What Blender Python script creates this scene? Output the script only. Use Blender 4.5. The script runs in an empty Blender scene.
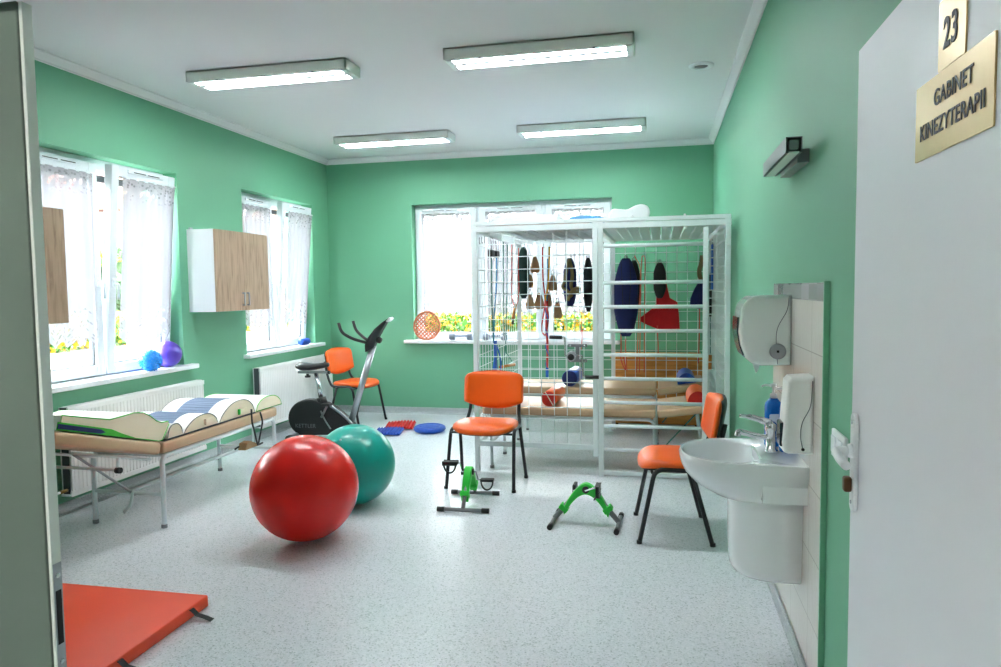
import bpy, bmesh, math, random
from math import sin, cos, pi, radians as R
from mathutils import Vector, Matrix
random.seed(7)
S = bpy.context.scene
COL = S.collection

# ---------------------------------------------------------------- materials
def lin(c):
    c = c / 255.0
    return c / 12.92 if c <= 0.04045 else ((c + 0.055) / 1.055) ** 2.4
def rgb(r, g, b): return (lin(r), lin(g), lin(b), 1.0)
MATS = {}
def mat(name, col, rough=0.5, metal=0.0, spec=0.5, noise=0.0, nscale=8.0, bump=0.0, bscale=60.0, coat=0.0, emit=None, estr=0.0, trans=0.0, sss=0.0):
    m = bpy.data.materials.new(name); m.use_nodes = True
    nt = m.node_tree; b = nt.nodes['Principled BSDF']
    b.inputs['Base Color'].default_value = col
    b.inputs['Roughness'].default_value = rough
    b.inputs['Metallic'].default_value = metal
    b.inputs['Specular IOR Level'].default_value = spec
    b.inputs['Coat Weight'].default_value = coat
    b.inputs['Transmission Weight'].default_value = trans
    if emit:
        b.inputs['Emission Color'].default_value = emit; b.inputs['Emission Strength'].default_value = estr
    tc = None
    if noise > 0 or bump > 0:
        tc = nt.nodes.new('ShaderNodeTexCoord')
    if noise > 0:
        n = nt.nodes.new('ShaderNodeTexNoise'); n.inputs['Scale'].default_value = nscale; n.inputs['Detail'].default_value = 4
        nt.links.new(tc.outputs['Object'], n.inputs['Vector'])
        mx = nt.nodes.new('ShaderNodeMix'); mx.data_type = 'RGBA'
        mx.inputs[6].default_value = tuple(max(0, c * (1 - noise)) for c in col[:3]) + (1,)
        mx.inputs[7].default_value = tuple(min(1, c * (1 + noise)) for c in col[:3]) + (1,)
        nt.links.new(n.outputs['Fac'], mx.inputs[0]); nt.links.new(mx.outputs[2], b.inputs['Base Color'])
    if bump > 0:
        n2 = nt.nodes.new('ShaderNodeTexNoise'); n2.inputs['Scale'].default_value = bscale; n2.inputs['Detail'].default_value = 3
        nt.links.new(tc.outputs['Object'], n2.inputs['Vector'])
        bp = nt.nodes.new('ShaderNodeBump'); bp.inputs['Strength'].default_value = bump; bp.inputs['Distance'].default_value = 0.002
        nt.links.new(n2.outputs['Fac'], bp.inputs['Height']); nt.links.new(bp.outputs['Normal'], b.inputs['Normal'])
    MATS[name] = m
    return m
def node(nt, t, **kw):
    n = nt.nodes.new(t)
    for k, v in kw.items(): setattr(n, k, v)
    return n
def ramp(nt, fac, stops):
    r = nt.nodes.new('ShaderNodeValToRGB'); nt.links.new(fac, r.inputs['Fac'])
    e = r.color_ramp.elements
    while len(e) < len(stops): e.new(0.5)
    for el, (p, c) in zip(e, stops): el.position = p; el.color = c
    return r.outputs['Color']

M_wall = mat('green_paint', rgb(106, 172, 138), 0.55, noise=0.025, nscale=2.5, bump=0.12, bscale=90)
M_ceil = mat('white_ceiling_paint', rgb(226, 223, 226), 0.8, noise=0.012, nscale=1.5)
M_cornice = mat('cornice_white', rgb(226, 224, 226), 0.7, noise=0.01)
M_white = mat('white_gloss', rgb(232, 234, 236), 0.3, noise=0.008)
M_pvc = mat('white_window_plastic', rgb(228, 233, 238), 0.28, noise=0.008)
M_sill = mat('white_sill', rgb(233, 235, 239), 0.3, noise=0.01)
M_enamel = mat('white_enamel_tube', rgb(222, 230, 232), 0.32, noise=0.01)
M_wire = mat('white_wire', rgb(220, 228, 230), 0.35, noise=0.01)
M_radiator = mat('radiator_enamel', rgb(235, 235, 235), 0.3, noise=0.008)
M_steel = mat('chrome', rgb(205, 208, 212), 0.12, 1.0, noise=0.02)
M_satin = mat('satin_steel', rgb(168, 172, 178), 0.3, 0.9, noise=0.03)
M_greytube = mat('grey_painted_tube', rgb(128, 130, 134), 0.4, 0.3, noise=0.03)
M_black = mat('black_plastic', rgb(22, 23, 25), 0.42, noise=0.08)
M_blackmetal = mat('black_powder_coat', rgb(18, 20, 24), 0.35, noise=0.08)
M_orange = mat('orange_leatherette', rgb(238, 94, 3), 0.38, noise=0.04, nscale=12, bump=0.25, bscale=250)
M_redball = mat('red_ball_vinyl', rgb(232, 22, 16), 0.27, noise=0.02)
M_teal = mat('teal_ball_vinyl', rgb(12, 160, 146), 0.3, noise=0.02)
M_blueball = mat('sky_blue_rubber', rgb(16, 140, 235), 0.35, noise=0.03)
M_purple = mat('purple_rubber', rgb(92, 66, 178), 0.3, noise=0.03)
M_blue = mat('blue_vinyl', rgb(24, 74, 172), 0.38, noise=0.05)
M_navy = mat('navy_fabric', rgb(22, 36, 96), 0.8, noise=0.12, nscale=20, bump=0.4, bscale=200)
M_redmat = mat('red_mat_vinyl', rgb(250, 78, 38), 0.42, noise=0.05, nscale=5, bump=0.2, bscale=180)
M_redfab = mat('red_fabric', rgb(212, 22, 34), 0.8, noise=0.1, nscale=15, bump=0.3, bscale=200)
M_redrub = mat('red_rubber_spikes', rgb(205, 32, 28), 0.4, noise=0.05)
M_beige = mat('beige_leatherette', rgb(198, 164, 130), 0.4, noise=0.03, bump=0.2, bscale=250)
M_cream = mat('cream_vinyl', rgb(238, 222, 196), 0.45, noise=0.03, bump=0.15, bscale=200)
M_matwhite = mat('massage_white', rgb(236, 234, 228), 0.5, noise=0.02, bump=0.2, bscale=200)
M_bluegrey = mat('blue_grey_mesh_fabric', rgb(120, 136, 162), 0.75, noise=0.12, nscale=80, bump=0.4, bscale=300)
M_green = mat('lime_green_plastic', rgb(40, 206, 62), 0.35, noise=0.03)
M_pipe = mat('green_piping', rgb(56, 184, 40), 0.5, noise=0.03)
M_greypipe = mat('dark_piping', rgb(76, 88, 96), 0.5, noise=0.03)
M_sand = mat('tan_sandbag_cloth', rgb(166, 130, 92), 0.8, noise=0.1, nscale=25, bump=0.3, bscale=200)
M_dkgreen = mat('dark_green_sling_cloth', rgb(24, 58, 52), 0.75, noise=0.12, nscale=20, bump=0.3, bscale=200)
M_blackfab = mat('black_sling_cloth', rgb(22, 27, 30), 0.75, noise=0.12, nscale=20, bump=0.3, bscale=200)
M_olive = mat('olive_webbing', rgb(128, 112, 76), 0.8, noise=0.15, nscale=25)
M_bluecord = mat('blue_cord', rgb(54, 138, 196), 0.6, noise=0.08, nscale=60)
M_bluestrap = mat('blue_strap', rgb(24, 92, 190), 0.6, noise=0.08, nscale=40)
M_tealcord = mat('teal_cord', rgb(52, 120, 110), 0.6, noise=0.08, nscale=60)
M_redcord = mat('red_cord', rgb(220, 70, 66), 0.6, noise=0.08, nscale=60)
M_orgcord = mat('orange_cord', rgb(222, 96, 60), 0.6, noise=0.08, nscale=60)
M_yelcord = mat('yellow_cord', rgb(222, 170, 40), 0.6, noise=0.08, nscale=60)
M_grey = mat('grey_vinyl_dumbbell', rgb(134, 142, 158), 0.5, noise=0.03)
M_copper = mat('copper_web_rubber', rgb(196, 116, 84), 0.5, noise=0.04)
M_ceramic = mat('white_ceramic', rgb(236, 240, 242), 0.08, noise=0.005, coat=0.6)
M_disp = mat('white_gloss_plastic', rgb(226, 234, 230), 0.09, noise=0.01, coat=0.4)
M_soapw = mat('soap_dispenser_plastic', rgb(236, 238, 236), 0.3, noise=0.01)
M_smoke = mat('smoked_plastic', rgb(34, 44, 52), 0.15, noise=0.1)
M_bottle = mat('blue_soap_bottle', rgb(26, 122, 216), 0.18, noise=0.03, trans=0.25)
M_paper = mat('paper_towel', rgb(206, 216, 210), 0.9, noise=0.02)
M_gold = mat('brushed_gold_plate', rgb(190, 162, 108), 0.32, 0.35, noise=0.04, nscale=30)
M_ink = mat('black_lettering', rgb(20, 20, 24), 0.5, noise=0.05)
M_silverink = mat('silver_lettering', rgb(120, 124, 128), 0.4, noise=0.05)
M_door = mat('door_laminate', rgb(224, 226, 232), 0.45, noise=0.01, bump=0.1, bscale=40)
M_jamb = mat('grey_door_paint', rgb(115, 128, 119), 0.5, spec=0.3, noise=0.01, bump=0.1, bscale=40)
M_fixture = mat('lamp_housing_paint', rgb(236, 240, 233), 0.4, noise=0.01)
M_tube = mat('fluorescent_tube', rgb(255, 255, 255), 0.4, emit=(0.93, 0.98, 1.0, 1), estr=9.5)
M_lens = mat('lamp_tray', rgb(240, 243, 245), 0.35, noise=0.005)
M_dark = mat('dark_void', rgb(14, 15, 16), 0.7, noise=0.1)
M_brown = mat('brown_knob', rgb(96, 68, 40), 0.4, 0.4, noise=0.08)
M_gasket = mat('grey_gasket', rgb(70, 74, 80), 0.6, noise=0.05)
M_brass = mat('brass_valve', rgb(150, 118, 70), 0.35, 0.8, noise=0.05)
M_greysole = mat('cove_grey', rgb(176, 182, 184), 0.5)
M_foam = mat('white_foam', rgb(235, 237, 240), 0.7, noise=0.015, bump=0.2, bscale=150)
M_greymat = mat('blue_grey_foam_mat', rgb(92, 108, 132), 0.7, noise=0.08, nscale=15)
M_rust = mat('rust_red_blanket', rgb(176, 110, 96), 0.8, noise=0.08, nscale=15)
M_stone = mat('pavement_stone', rgb(122, 117, 110), 0.9, noise=0.08, nscale=3)
M_leaf = mat('hedge_leaf', rgb(66, 116, 28), 0.6, noise=0.3, nscale=5)
M_leaf2 = mat('shrub_leaf', rgb(74, 104, 62), 0.7, noise=0.25, nscale=4)
M_flower = mat('yellow_flower', rgb(226, 160, 12), 0.6, noise=0.15, nscale=6)
M_plaster = mat('peach_plaster', rgb(128, 100, 82), 0.9, noise=0.03)
M_brick = mat('pale_house_wall', rgb(130, 122, 116), 0.9, noise=0.04)
M_rooftile = mat('roof_tile', rgb(96, 56, 46), 0.8, noise=0.12, nscale=10)

M_corridor = mat('grey_green_corridor_paint', rgb(134, 150, 138), 0.7, noise=0.02)
def floor_mat():
    m = mat('speckled_vinyl', rgb(205, 212, 216), 0.3, spec=0.4)
    nt = m.node_tree; b = nt.nodes['Principled BSDF']
    tc = node(nt, 'ShaderNodeTexCoord')
    v = node(nt, 'ShaderNodeTexVoronoi'); v.inputs['Scale'].default_value = 165; v.inputs['Randomness'].default_value = 1
    nt.links.new(tc.outputs['Object'], v.inputs['Vector'])
    bw = node(nt, 'ShaderNodeSeparateColor'); nt.links.new(v.outputs['Color'], bw.inputs[0])
    c = ramp(nt, bw.outputs[0], [(0.0, rgb(158, 166, 171)), (0.08, rgb(180, 187, 191)), (0.16, rgb(205, 209, 214)), (0.55, rgb(214, 217, 224)), (0.8, rgb(220, 222, 229)), (1.0, rgb(226, 228, 233))])
    n = node(nt, 'ShaderNodeTexNoise'); n.inputs['Scale'].default_value = 190; n.inputs['Detail'].default_value = 2
    nt.links.new(tc.outputs['Object'], n.inputs['Vector'])
    f = ramp(nt, n.outputs['Fac'], [(0.63, (0, 0, 0, 1)), (0.76, (0.7, 0.7, 0.7, 1))])
    mx = node(nt, 'ShaderNodeMix', data_type='RGBA'); mx.inputs[7].default_value = rgb(136, 148, 156)
    nt.links.new(f, mx.inputs[0]); nt.links.new(c, mx.inputs[6])
    # weld seams between the vinyl sheets, 2 m apart
    sx = node(nt, 'ShaderNodeSeparateXYZ'); nt.links.new(tc.outputs['Object'], sx.inputs[0])
    ad = node(nt, 'ShaderNodeMath', operation='ADD'); ad.inputs[1].default_value = 12.83; nt.links.new(sx.outputs[0], ad.inputs[0])
    md = node(nt, 'ShaderNodeMath', operation='MODULO'); md.inputs[1].default_value = 2.0; nt.links.new(ad.outputs[0], md.inputs[0])
    lt = node(nt, 'ShaderNodeMath', operation='LESS_THAN'); lt.inputs[1].default_value = 0.008; nt.links.new(md.outputs[0], lt.inputs[0])
    ml = node(nt, 'ShaderNodeMath', operation='MULTIPLY'); ml.inputs[1].default_value = 0.10; nt.links.new(lt.outputs[0], ml.inputs[0])
    m2 = node(nt, 'ShaderNodeMix', data_type='RGBA'); m2.inputs[7].default_value = rgb(120, 132, 138)
    nt.links.new(ml.outputs[0], m2.inputs[0]); nt.links.new(mx.outputs[2], m2.inputs[6])
    nt.links.new(m2.outputs[2], b.inputs['Base Color'])
    return m
M_floor = floor_mat()
def cove_mat():
    m = mat('speckled_cove', rgb(180, 186, 188), 0.4)
    nt = m.node_tree; b = nt.nodes['Principled BSDF']; tc = node(nt, 'ShaderNodeTexCoord')
    n = node(nt, 'ShaderNodeTexNoise'); n.inputs['Scale'].default_value = 170; nt.links.new(tc.outputs['Object'], n.inputs['Vector'])
    nt.links.new(ramp(nt, n.outputs['Fac'], [(0.35, rgb(140, 150, 154)), (0.55, rgb(186, 192, 194)), (0.7, rgb(200, 205, 207))]), b.inputs['Base Color'])
    return m
M_cove = cove_mat()
def tile_mat():
    m = mat('cream_wall_tile', rgb(226, 222, 216), 0.12)
    nt = m.node_tree; b = nt.nodes['Principled BSDF']; tc = node(nt, 'ShaderNodeTexCoord')
    sp = node(nt, 'ShaderNodeSeparateXYZ'); nt.links.new(tc.outputs['Object'], sp.inputs[0])
    cb = node(nt, 'ShaderNodeCombineXYZ'); nt.links.new(sp.outputs[1], cb.inputs[0]); nt.links.new(sp.outputs[2], cb.inputs[1])
    br = node(nt, 'ShaderNodeTexBrick'); br.offset = 0.0; br.inputs['Scale'].default_value = 1.0
    br.inputs['Brick Width'].default_value = 0.35; br.inputs['Row Height'].default_value = 0.25; br.inputs['Mortar Size'].default_value = 0.0022
    nt.links.new(cb.outputs[0], br.inputs['Vector'])
    w = node(nt, 'ShaderNodeTexWave'); w.inputs['Scale'].default_value = 14; w.inputs['Distortion'].default_value = 5; w.inputs['Detail'].default_value = 3
    nt.links.new(cb.outputs[0], w.inputs['Vector'])
    c = ramp(nt, w.outputs['Fac'], [(0, rgb(228, 222, 213)), (1, rgb(240, 236, 230))])
    nt.links.new(c, br.inputs['Color1']); nt.links.new(c, br.inputs['Color2']); br.inputs['Mortar'].default_value = rgb(196, 190, 182)
    nt.links.new(br.outputs['Color'], b.inputs['Base Color'])
    return m
M_tile = tile_mat()
def mosaic_mat():
    m = mat('silver_mosaic', rgb(190, 190, 190), 0.18, 0.4)
    nt = m.node_tree; b = nt.nodes['Principled BSDF']; tc = node(nt, 'ShaderNodeTexCoord')
    mp = node(nt, 'ShaderNodeMapping'); mp.inputs['Scale'].default_value = (7, 7, 18); nt.links.new(tc.outputs['Object'], mp.inputs[0])
    v = node(nt, 'ShaderNodeTexWhiteNoise', noise_dimensions='3D')
    fl = node(nt, 'ShaderNodeVectorMath', operation='FLOOR'); nt.links.new(mp.outputs[0], fl.inputs[0]); nt.links.new(fl.outputs[0], v.inputs['Vector'])
    nt.links.new(ramp(nt, v.outputs['Value'], [(0, rgb(158, 160, 162)), (0.5, rgb(190, 190, 188)), (1, rgb(228, 228, 226))]), b.inputs['Base Color'])
    return m
M_mosaic = mosaic_mat()
def wood_mat(name, a, c, rough=0.45, vertical=True, sc=9):
    m = mat(name, a, rough); nt = m.node_tree; b = nt.nodes['Principled BSDF']; tc = node(nt, 'ShaderNodeTexCoord')
    mp = node(nt, 'ShaderNodeMapping'); mp.inputs['Scale'].default_value = (sc, sc, sc * 0.09) if vertical else (sc * 0.09, sc, sc)
    nt.links.new(tc.outputs['Object'], mp.inputs[0])
    n = node(nt, 'ShaderNodeTexNoise'); n.inputs['Scale'].default_value = 4.5; n.inputs['Detail'].default_value = 8; n.inputs['Distortion'].default_value = 0.7
    nt.links.new(mp.outputs[0], n.inputs['Vector'])
    nt.links.new(ramp(nt, n.outputs['Fac'], [(0.32, c), (0.5, a), (0.7, tuple(min(1, x * 1.12) for x in a[:3]) + (1,))]), b.inputs['Base Color'])
    return m
M_oak = wood_mat('sonoma_oak', rgb(168, 140, 116), rgb(136, 108, 86))
M_wood = wood_mat('orange_brown_wood', rgb(226, 156, 76), rgb(200, 128, 54), vertical=False, sc=6)
M_grip = wood_mat('wooden_grip', rgb(206, 124, 44), rgb(170, 94, 30), sc=40)
def glass_mat():
    m = bpy.data.materials.new('window_glass'); m.use_nodes = True; nt = m.node_tree; nt.nodes.clear()
    o = node(nt, 'ShaderNodeOutputMaterial'); t = node(nt, 'ShaderNodeBsdfTransparent'); g = node(nt, 'ShaderNodeBsdfGlossy'); g.inputs['Roughness'].default_value = 0.02
    t.inputs['Color'].default_value = (0.96, 0.98, 0.97, 1)
    f = node(nt, 'ShaderNodeLayerWeight'); f.inputs['Blend'].default_value = 0.5; x = node(nt, 'ShaderNodeMixShader')
    pw = node(nt, 'ShaderNodeMath', operation='POWER'); pw.inputs[1].default_value = 5.0; nt.links.new(f.outputs['Facing'], pw.inputs[0])
    ma = node(nt, 'ShaderNodeMath', operation='MULTIPLY_ADD'); ma.inputs[1].default_value = 0.7; ma.inputs[2].default_value = 0.025; nt.links.new(pw.outputs[0], ma.inputs[0])
    nt.links.new(ma.outputs[0], x.inputs[0]); nt.links.new(t.outputs[0], x.inputs[1]); nt.links.new(g.outputs[0], x.inputs[2]); nt.links.new(x.outputs[0], o.inputs[0])
    return m
M_glass = glass_mat()
def curtain_mat():
    # sheer lace: z in object space runs from 0 (top) down to -height; lace bands near the top and hem
    m = bpy.data.materials.new('white_lace'); m.use_nodes = True; nt = m.node_tree; nt.nodes.clear()
    o = node(nt, 'ShaderNodeOutputMaterial'); t = node(nt, 'ShaderNodeBsdfTransparent')
    d = node(nt, 'ShaderNodeBsdfDiffuse'); d.inputs['Color'].default_value = (0.60, 0.60, 0.64, 1)
    tr = node(nt, 'ShaderNodeBsdfTranslucent'); tr.inputs['Color'].default_value = (0.118, 0.118, 0.132, 1)
    a = node(nt, 'ShaderNodeMixShader'); a.inputs[0].default_value = 0.5
    nt.links.new(d.outputs[0], a.inputs[1]); nt.links.new(tr.outputs[0], a.inputs[2])
    tc = node(nt, 'ShaderNodeTexCoord'); uv = node(nt, 'ShaderNodeSeparateXYZ'); nt.links.new(tc.outputs['UV'], uv.inputs[0])
    # lace band mask from UV.y (0 hem, 1 top)
    bm_ = ramp(nt, uv.outputs[1], [(0.0, (1, 1, 1, 1)), (0.19, (1, 1, 1, 1)), (0.22, (0, 0, 0, 1)), (0.86, (0, 0, 0, 1)), (0.89, (1, 1, 1, 1)), (0.97, (1, 1, 1, 1)), (1.0, (0, 0, 0, 1))])
    v = node(nt, 'ShaderNodeTexVoronoi', feature='F1'); v.inputs['Scale'].default_value = 30
    mp = node(nt, 'ShaderNodeMapping'); mp.inputs['Scale'].default_value = (0.6, 1.5, 1); nt.links.new(tc.outputs['UV'], mp.inputs[0]); nt.links.new(mp.outputs[0], v.inputs['Vector'])
    h = ramp(nt, v.outputs['Distance'], [(0.25, (0.5, 0.5, 0.5, 1)), (0.42, (0, 0, 0, 1))])
    ml = node(nt, 'ShaderNodeMath', operation='MULTIPLY'); nt.links.new(bm_, ml.inputs[0]); nt.links.new(h, ml.inputs[1])
    ad = node(nt, 'ShaderNodeMath', operation='ADD'); ad.inputs[1].default_value = 0.01; nt.links.new(ml.outputs[0], ad.inputs[0])
    x = node(nt, 'ShaderNodeMixShader'); nt.links.new(ad.outputs[0], x.inputs[0]); nt.links.new(a.outputs[0], x.inputs[1]); nt.links.new(t.outputs[0], x.inputs[2])
    nt.links.new(x.outputs[0], o.inputs[0])
    return m
M_lace = curtain_mat()

# ---------------------------------------------------------------- mesh builder
def catmull(pts, n=6, closed=False):
    P = [Vector(p) for p in pts]; out = []
    N = len(P); rng = range(N if closed else N - 1)
    for i in rng:
        p0 = P[(i - 1) % N] if closed or i > 0 else P[0] * 2 - P[1]
        p1 = P[i]; p2 = P[(i + 1) % N]
        p3 = P[(i + 2) % N] if closed or i + 2 < N else P[-1] * 2 - P[-2]
        for k in range(n):
            t = k / n
            out.append(0.5 * ((2 * p1) + (p2 - p0) * t + (2 * p0 - 5 * p1 + 4 * p2 - p3) * t * t + (3 * p1 - p0 - 3 * p2 + p3) * t ** 3))
    if not closed: out.append(P[-1])
    return out
def fillet(pts, r, n=5):
    P = [Vector(p) for p in pts]; out = [P[0]]
    for i in range(1, len(P) - 1):
        a = (P[i - 1] - P[i]); b = (P[i + 1] - P[i]); k = min(r, a.length * 0.49, b.length * 0.49)
        A = P[i] + a.normalized() * k; B = P[i] + b.normalized() * k
        for j in range(n + 1):
            t = j / n; out.append((1 - t) ** 2 * A + 2 * t * (1 - t) * P[i] + t * t * B)
    out.append(P[-1]); return out
class MB:
    def __init__(s): s.bm = bmesh.new()
    def face(s, vs, smooth=False):
        try:
            f = s.bm.faces.new(vs); f.smooth = smooth; return f
        except ValueError: return None
    def box(s, x0, x1, y0, y1, z0, z1, bev=0.0, seg=2, M=None):
        b = bmesh.new(); bmesh.ops.create_cube(b, size=1.0)
        for v in b.verts: v.co = Vector(((x0 + x1) / 2 + v.co.x * (x1 - x0), (y0 + y1) / 2 + v.co.y * (y1 - y0), (z0 + z1) / 2 + v.co.z * (z1 - z0)))
        if bev > 0:
            bev = min(bev, 0.49 * min(abs(x1 - x0), abs(y1 - y0), abs(z1 - z0)))
            bmesh.ops.bevel(b, geom=b.edges[:], offset=bev, segments=seg, profile=0.5, affect='EDGES')
        s.merge(b, M, smooth=(bev > 0 and seg > 2)); return s
    def merge(s, b, M=None, smooth=None):
        mp = {}
        for v in b.verts: mp[v] = s.bm.verts.new((M @ v.co) if M is not None else v.co)
        for f in b.faces:
            g = s.face([mp[v] for v in f.verts]);
            if g: g.smooth = f.smooth if smooth is None else smooth
        b.free()
    def tube(s, path, r, seg=8, closed=False, flat=1.0):
        P = [Vector(p) for p in path]; N = len(P); rings = []
        rad = r if isinstance(r, (list, tuple)) else [r] * N
        ref = None
        for i in range(N):
            a = P[(i - 1) % N] if (closed or i > 0) else P[i]; b = P[(i + 1) % N] if (closed or i < N - 1) else P[i]
            t = (b - a); t = t.normalized() if t.length > 1e-9 else Vector((0, 0, 1))
            if ref is None:
                ref = Vector((0, 0, 1)) if abs(t.z) < 0.9 else Vector((1, 0, 0))
            u = (ref - t * ref.dot(t))
            u = u.normalized() if u.length > 1e-6 else t.orthogonal().normalized()
            w = t.cross(u); ref = u
            rings.append([s.bm.verts.new(P[i] + (u * cos(2 * pi * k / seg) + w * sin(2 * pi * k / seg) * flat) * rad[i]) for k in range(seg)])
        sm = seg > 4
        for i in range(N if closed else N - 1):
            A = rings[i]; B = rings[(i + 1) % N]
            for k in range(seg): s.face([A[k], A[(k + 1) % seg], B[(k + 1) % seg], B[k]], sm)
        if not closed:
            s.face(list(reversed(rings[0]))); s.face(rings[-1])
        return s
    def lathe(s, prof, seg=24, M=None):   # prof: (radius, height) about local Z
        M = M or Matrix.Identity(4); rings = []
        for (r, z) in prof:
            if r < 1e-6: rings.append([s.bm.verts.new(M @ Vector((0, 0, z)))])
            else: rings.append([s.bm.verts.new(M @ Vector((r * cos(2 * pi * k / seg), r * sin(2 * pi * k / seg), z))) for k in range(seg)])
        for A, B in zip(rings, rings[1:]):
            if len(A) == 1 and len(B) == 1: continue
            for k in range(seg):
                k2 = (k + 1) % seg
                if len(A) == 1: s.face([A[0], B[k2], B[k]][::-1], True)
                elif len(B) == 1: s.face([A[k], A[k2], B[0]], True)
                else: s.face([A[k], A[k2], B[k2], B[k]], True)
        if len(rings[0]) > 1: s.face(list(reversed(rings[0])))
        if len(rings[-1]) > 1: s.face(rings[-1])
        return s
    def loft(s, rings, closed=True, caps=True, smooth=True):
        V = [[s.bm.verts.new(Vector(p)) for p in r] for r in rings]; n = len(V[0])
        for A, B in zip(V, V[1:]):
            for k in range(n if closed else n - 1):
                k2 = (k + 1) % n; s.face([A[k], A[k2], B[k2], B[k]], smooth)
        if caps and closed: s.face(list(reversed(V[0]))); s.face(V[-1])
        return s
    def prism(s, poly, axis, a, b, bev=0.0, M=None, seg=2):   # poly in the two other axes, extruded along axis
        t = bmesh.new()
        def P(u, v, w): return {'x': (w, u, v), 'y': (u, w, v), 'z': (u, v, w)}[axis]
        A = [t.verts.new(P(u, v, a)) for u, v in poly]; B = [t.verts.new(P(u, v, b)) for u, v in poly]
        t.faces.new(A); t.faces.new(B[::-1])
        n = len(A)
        for k in range(n): t.faces.new([A[(k + 1) % n], A[k], B[k], B[(k + 1) % n]])
        bmesh.ops.recalc_face_normals(t, faces=t.faces[:])
        if bev > 0:
            es = [e for e in t.edges if len(e.link_faces) == 2 and any(len(f.verts) == n and n != 4 or f in (t.faces[0], t.faces[1]) for f in e.link_faces)]
            bmesh.ops.bevel(t, geom=es, offset=bev, segments=seg, profile=0.5, affect='EDGES')
        s.merge(t, M); return s
    def sphere(s, c, r, u=32, v=16, sc=(1, 1, 1)):
        t = bmesh.new(); bmesh.ops.create_uvsphere(t, u_segments=u, v_segments=v, radius=r)
        for q in t.verts: q.co = Vector((q.co.x * sc[0], q.co.y * sc[1], q.co.z * sc[2])) + Vector(c)
        s.merge(t, None, True); return s
    def build(s, name, m, parent=None, loc=None, M=None):
        if M is not None: s.bm.transform(M)
        if loc is not None and parent is None:
            s.bm.transform(Matrix.Translation(-Vector(loc)))
        bmesh.ops.recalc_face_normals(s.bm, faces=s.bm.faces[:])
        me = bpy.data.meshes.new(name); s.bm.to_mesh(me); s.bm.free()
        if isinstance(m, (list, tuple)):
            for k in m: me.materials.append(k)
        else: me.materials.append(m)
        o = bpy.data.objects.new(name, me); COL.objects.link(o)
        if parent is not None: o.parent = parent
        elif loc is not None: o.location = loc
        return o
def tag(o, label, cat, group=None):
    o['label'] = label; o['category'] = cat
    if group: o['group'] = group
    return o
def struct(o, label=None, cat=None):
    o['kind'] = 'structure'
    if label: o['label'] = label
    if cat: o['category'] = cat
    return o
def thing(name, label, cat, loc=(0, 0, 0), rz=0.0, group=None):
    o = bpy.data.objects.new(name, None); COL.objects.link(o); o.location = loc; o.rotation_euler = (0, 0, rz)
    o.empty_display_size = 0.1
    return tag(o, label, cat, group)
def dup(root, loc, rz, label):
    def cp(o, par):
        c = o.copy(); COL.objects.link(c)
        if par is not None: c.parent = par
        for ch in o.children: cp(ch, c)
        return c
    r = cp(root, None); r.location = loc; r.rotation_euler = (0, 0, rz); r['label'] = label
    return r
def circ(r, n, cx=0, cy=0, a0=0, a1=2 * pi, end=False):
    return [(cx + r * cos(a0 + (a1 - a0) * k / (n if not end else n - 1)), cy + r * sin(a0 + (a1 - a0) * k / (n if not end else n - 1))) for k in range(n)]
def rrect(x0, x1, y0, y1, r, n=5):
    p = []
    for cx, cy, a in ((x1 - r, y1 - r, 0), (x0 + r, y1 - r, pi / 2), (x0 + r, y0 + r, pi), (x1 - r, y0 + r, 3 * pi / 2)):
        for k in range(n + 1): p.append((cx + r * cos(a + k / n * pi / 2), cy + r * sin(a + k / n * pi / 2)))
    return p
def axisM(origin, direction):
    return Matrix.Translation(Vector(origin)) @ Vector(direction).to_track_quat('Z', 'Y').to_matrix().to_4x4()

# ---------------------------------------------------------------- room
XL, XR, YB, ZC = -3.97, 0.56, 8.1, 3.08
YF = 1.25          # room side of the door wall
DO_L, DO_R = -2.15, 0.545   # door opening
def wall_with_holes(name, axis, face, back, a0, a1, z0, z1, holes, m):
    # axis 'x': wall plane at x=face..back running along y ; axis 'y': plane y
    b = MB(); cuts = sorted(set([a0, a1] + [h[0] for h in holes] + [h[1] for h in holes]))
    zc = sorted(set([z0, z1] + [h[2] for h in holes] + [h[3] for h in holes]))
    bm = b.bm; cache = {}
    def V(a, z, d):
        k = (round(a, 5), round(z, 5), d)
        if k not in cache: cache[k] = bm.verts.new((d, a, z) if axis == 'x' else (a, d, z))
        return cache[k]
    def hole(i, j):
        am = (cuts[i] + cuts[i + 1]) / 2; zm = (zc[j] + zc[j + 1]) / 2
        return any(h[0] < am < h[1] and h[2] < zm < h[3] for h in holes)
    nI, nJ = len(cuts) - 1, len(zc) - 1
    for i in range(nI):
        for j in range(nJ):
            if hole(i, j): continue
            for d in (face, back):
                b.face([V(cuts[i], zc[j], d), V(cuts[i + 1], zc[j], d), V(cuts[i + 1], zc[j + 1], d), V(cuts[i], zc[j + 1], d)])
            for (di, dj, e) in ((-1, 0, 0), (1, 0, 1), (0, -1, 2), (0, 1, 3)):
                ii, jj = i + di, j + dj
                if 0 <= ii < nI and 0 <= jj < nJ and not hole(ii, jj): continue
                p = {0: ((cuts[i], zc[j]), (cuts[i], zc[j + 1])), 1: ((cuts[i + 1], zc[j]), (cuts[i + 1], zc[j + 1])),
                     2: ((cuts[i], zc[j]), (cuts[i + 1], zc[j])), 3: ((cuts[i], zc[j + 1]), (cuts[i + 1], zc[j + 1]))}[e]
                b.face([V(*p[0], face), V(*p[1], face), V(*p[1], back), V(*p[0], back)])
    return struct(b.build(name, m))
W1 = (3.78, 5.31, 0.86, 2.495); W2 = (6.26, 7.69, 0.86, 2.495); WB = (-2.89, -0.53, 0.87, 2.50)
wall_with_holes('wall_left', 'x', XL, XL - 0.34, YF - 0.15, YB + 0.34, -0.02, ZC + 0.05, [W1, W2], M_wall)
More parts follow.
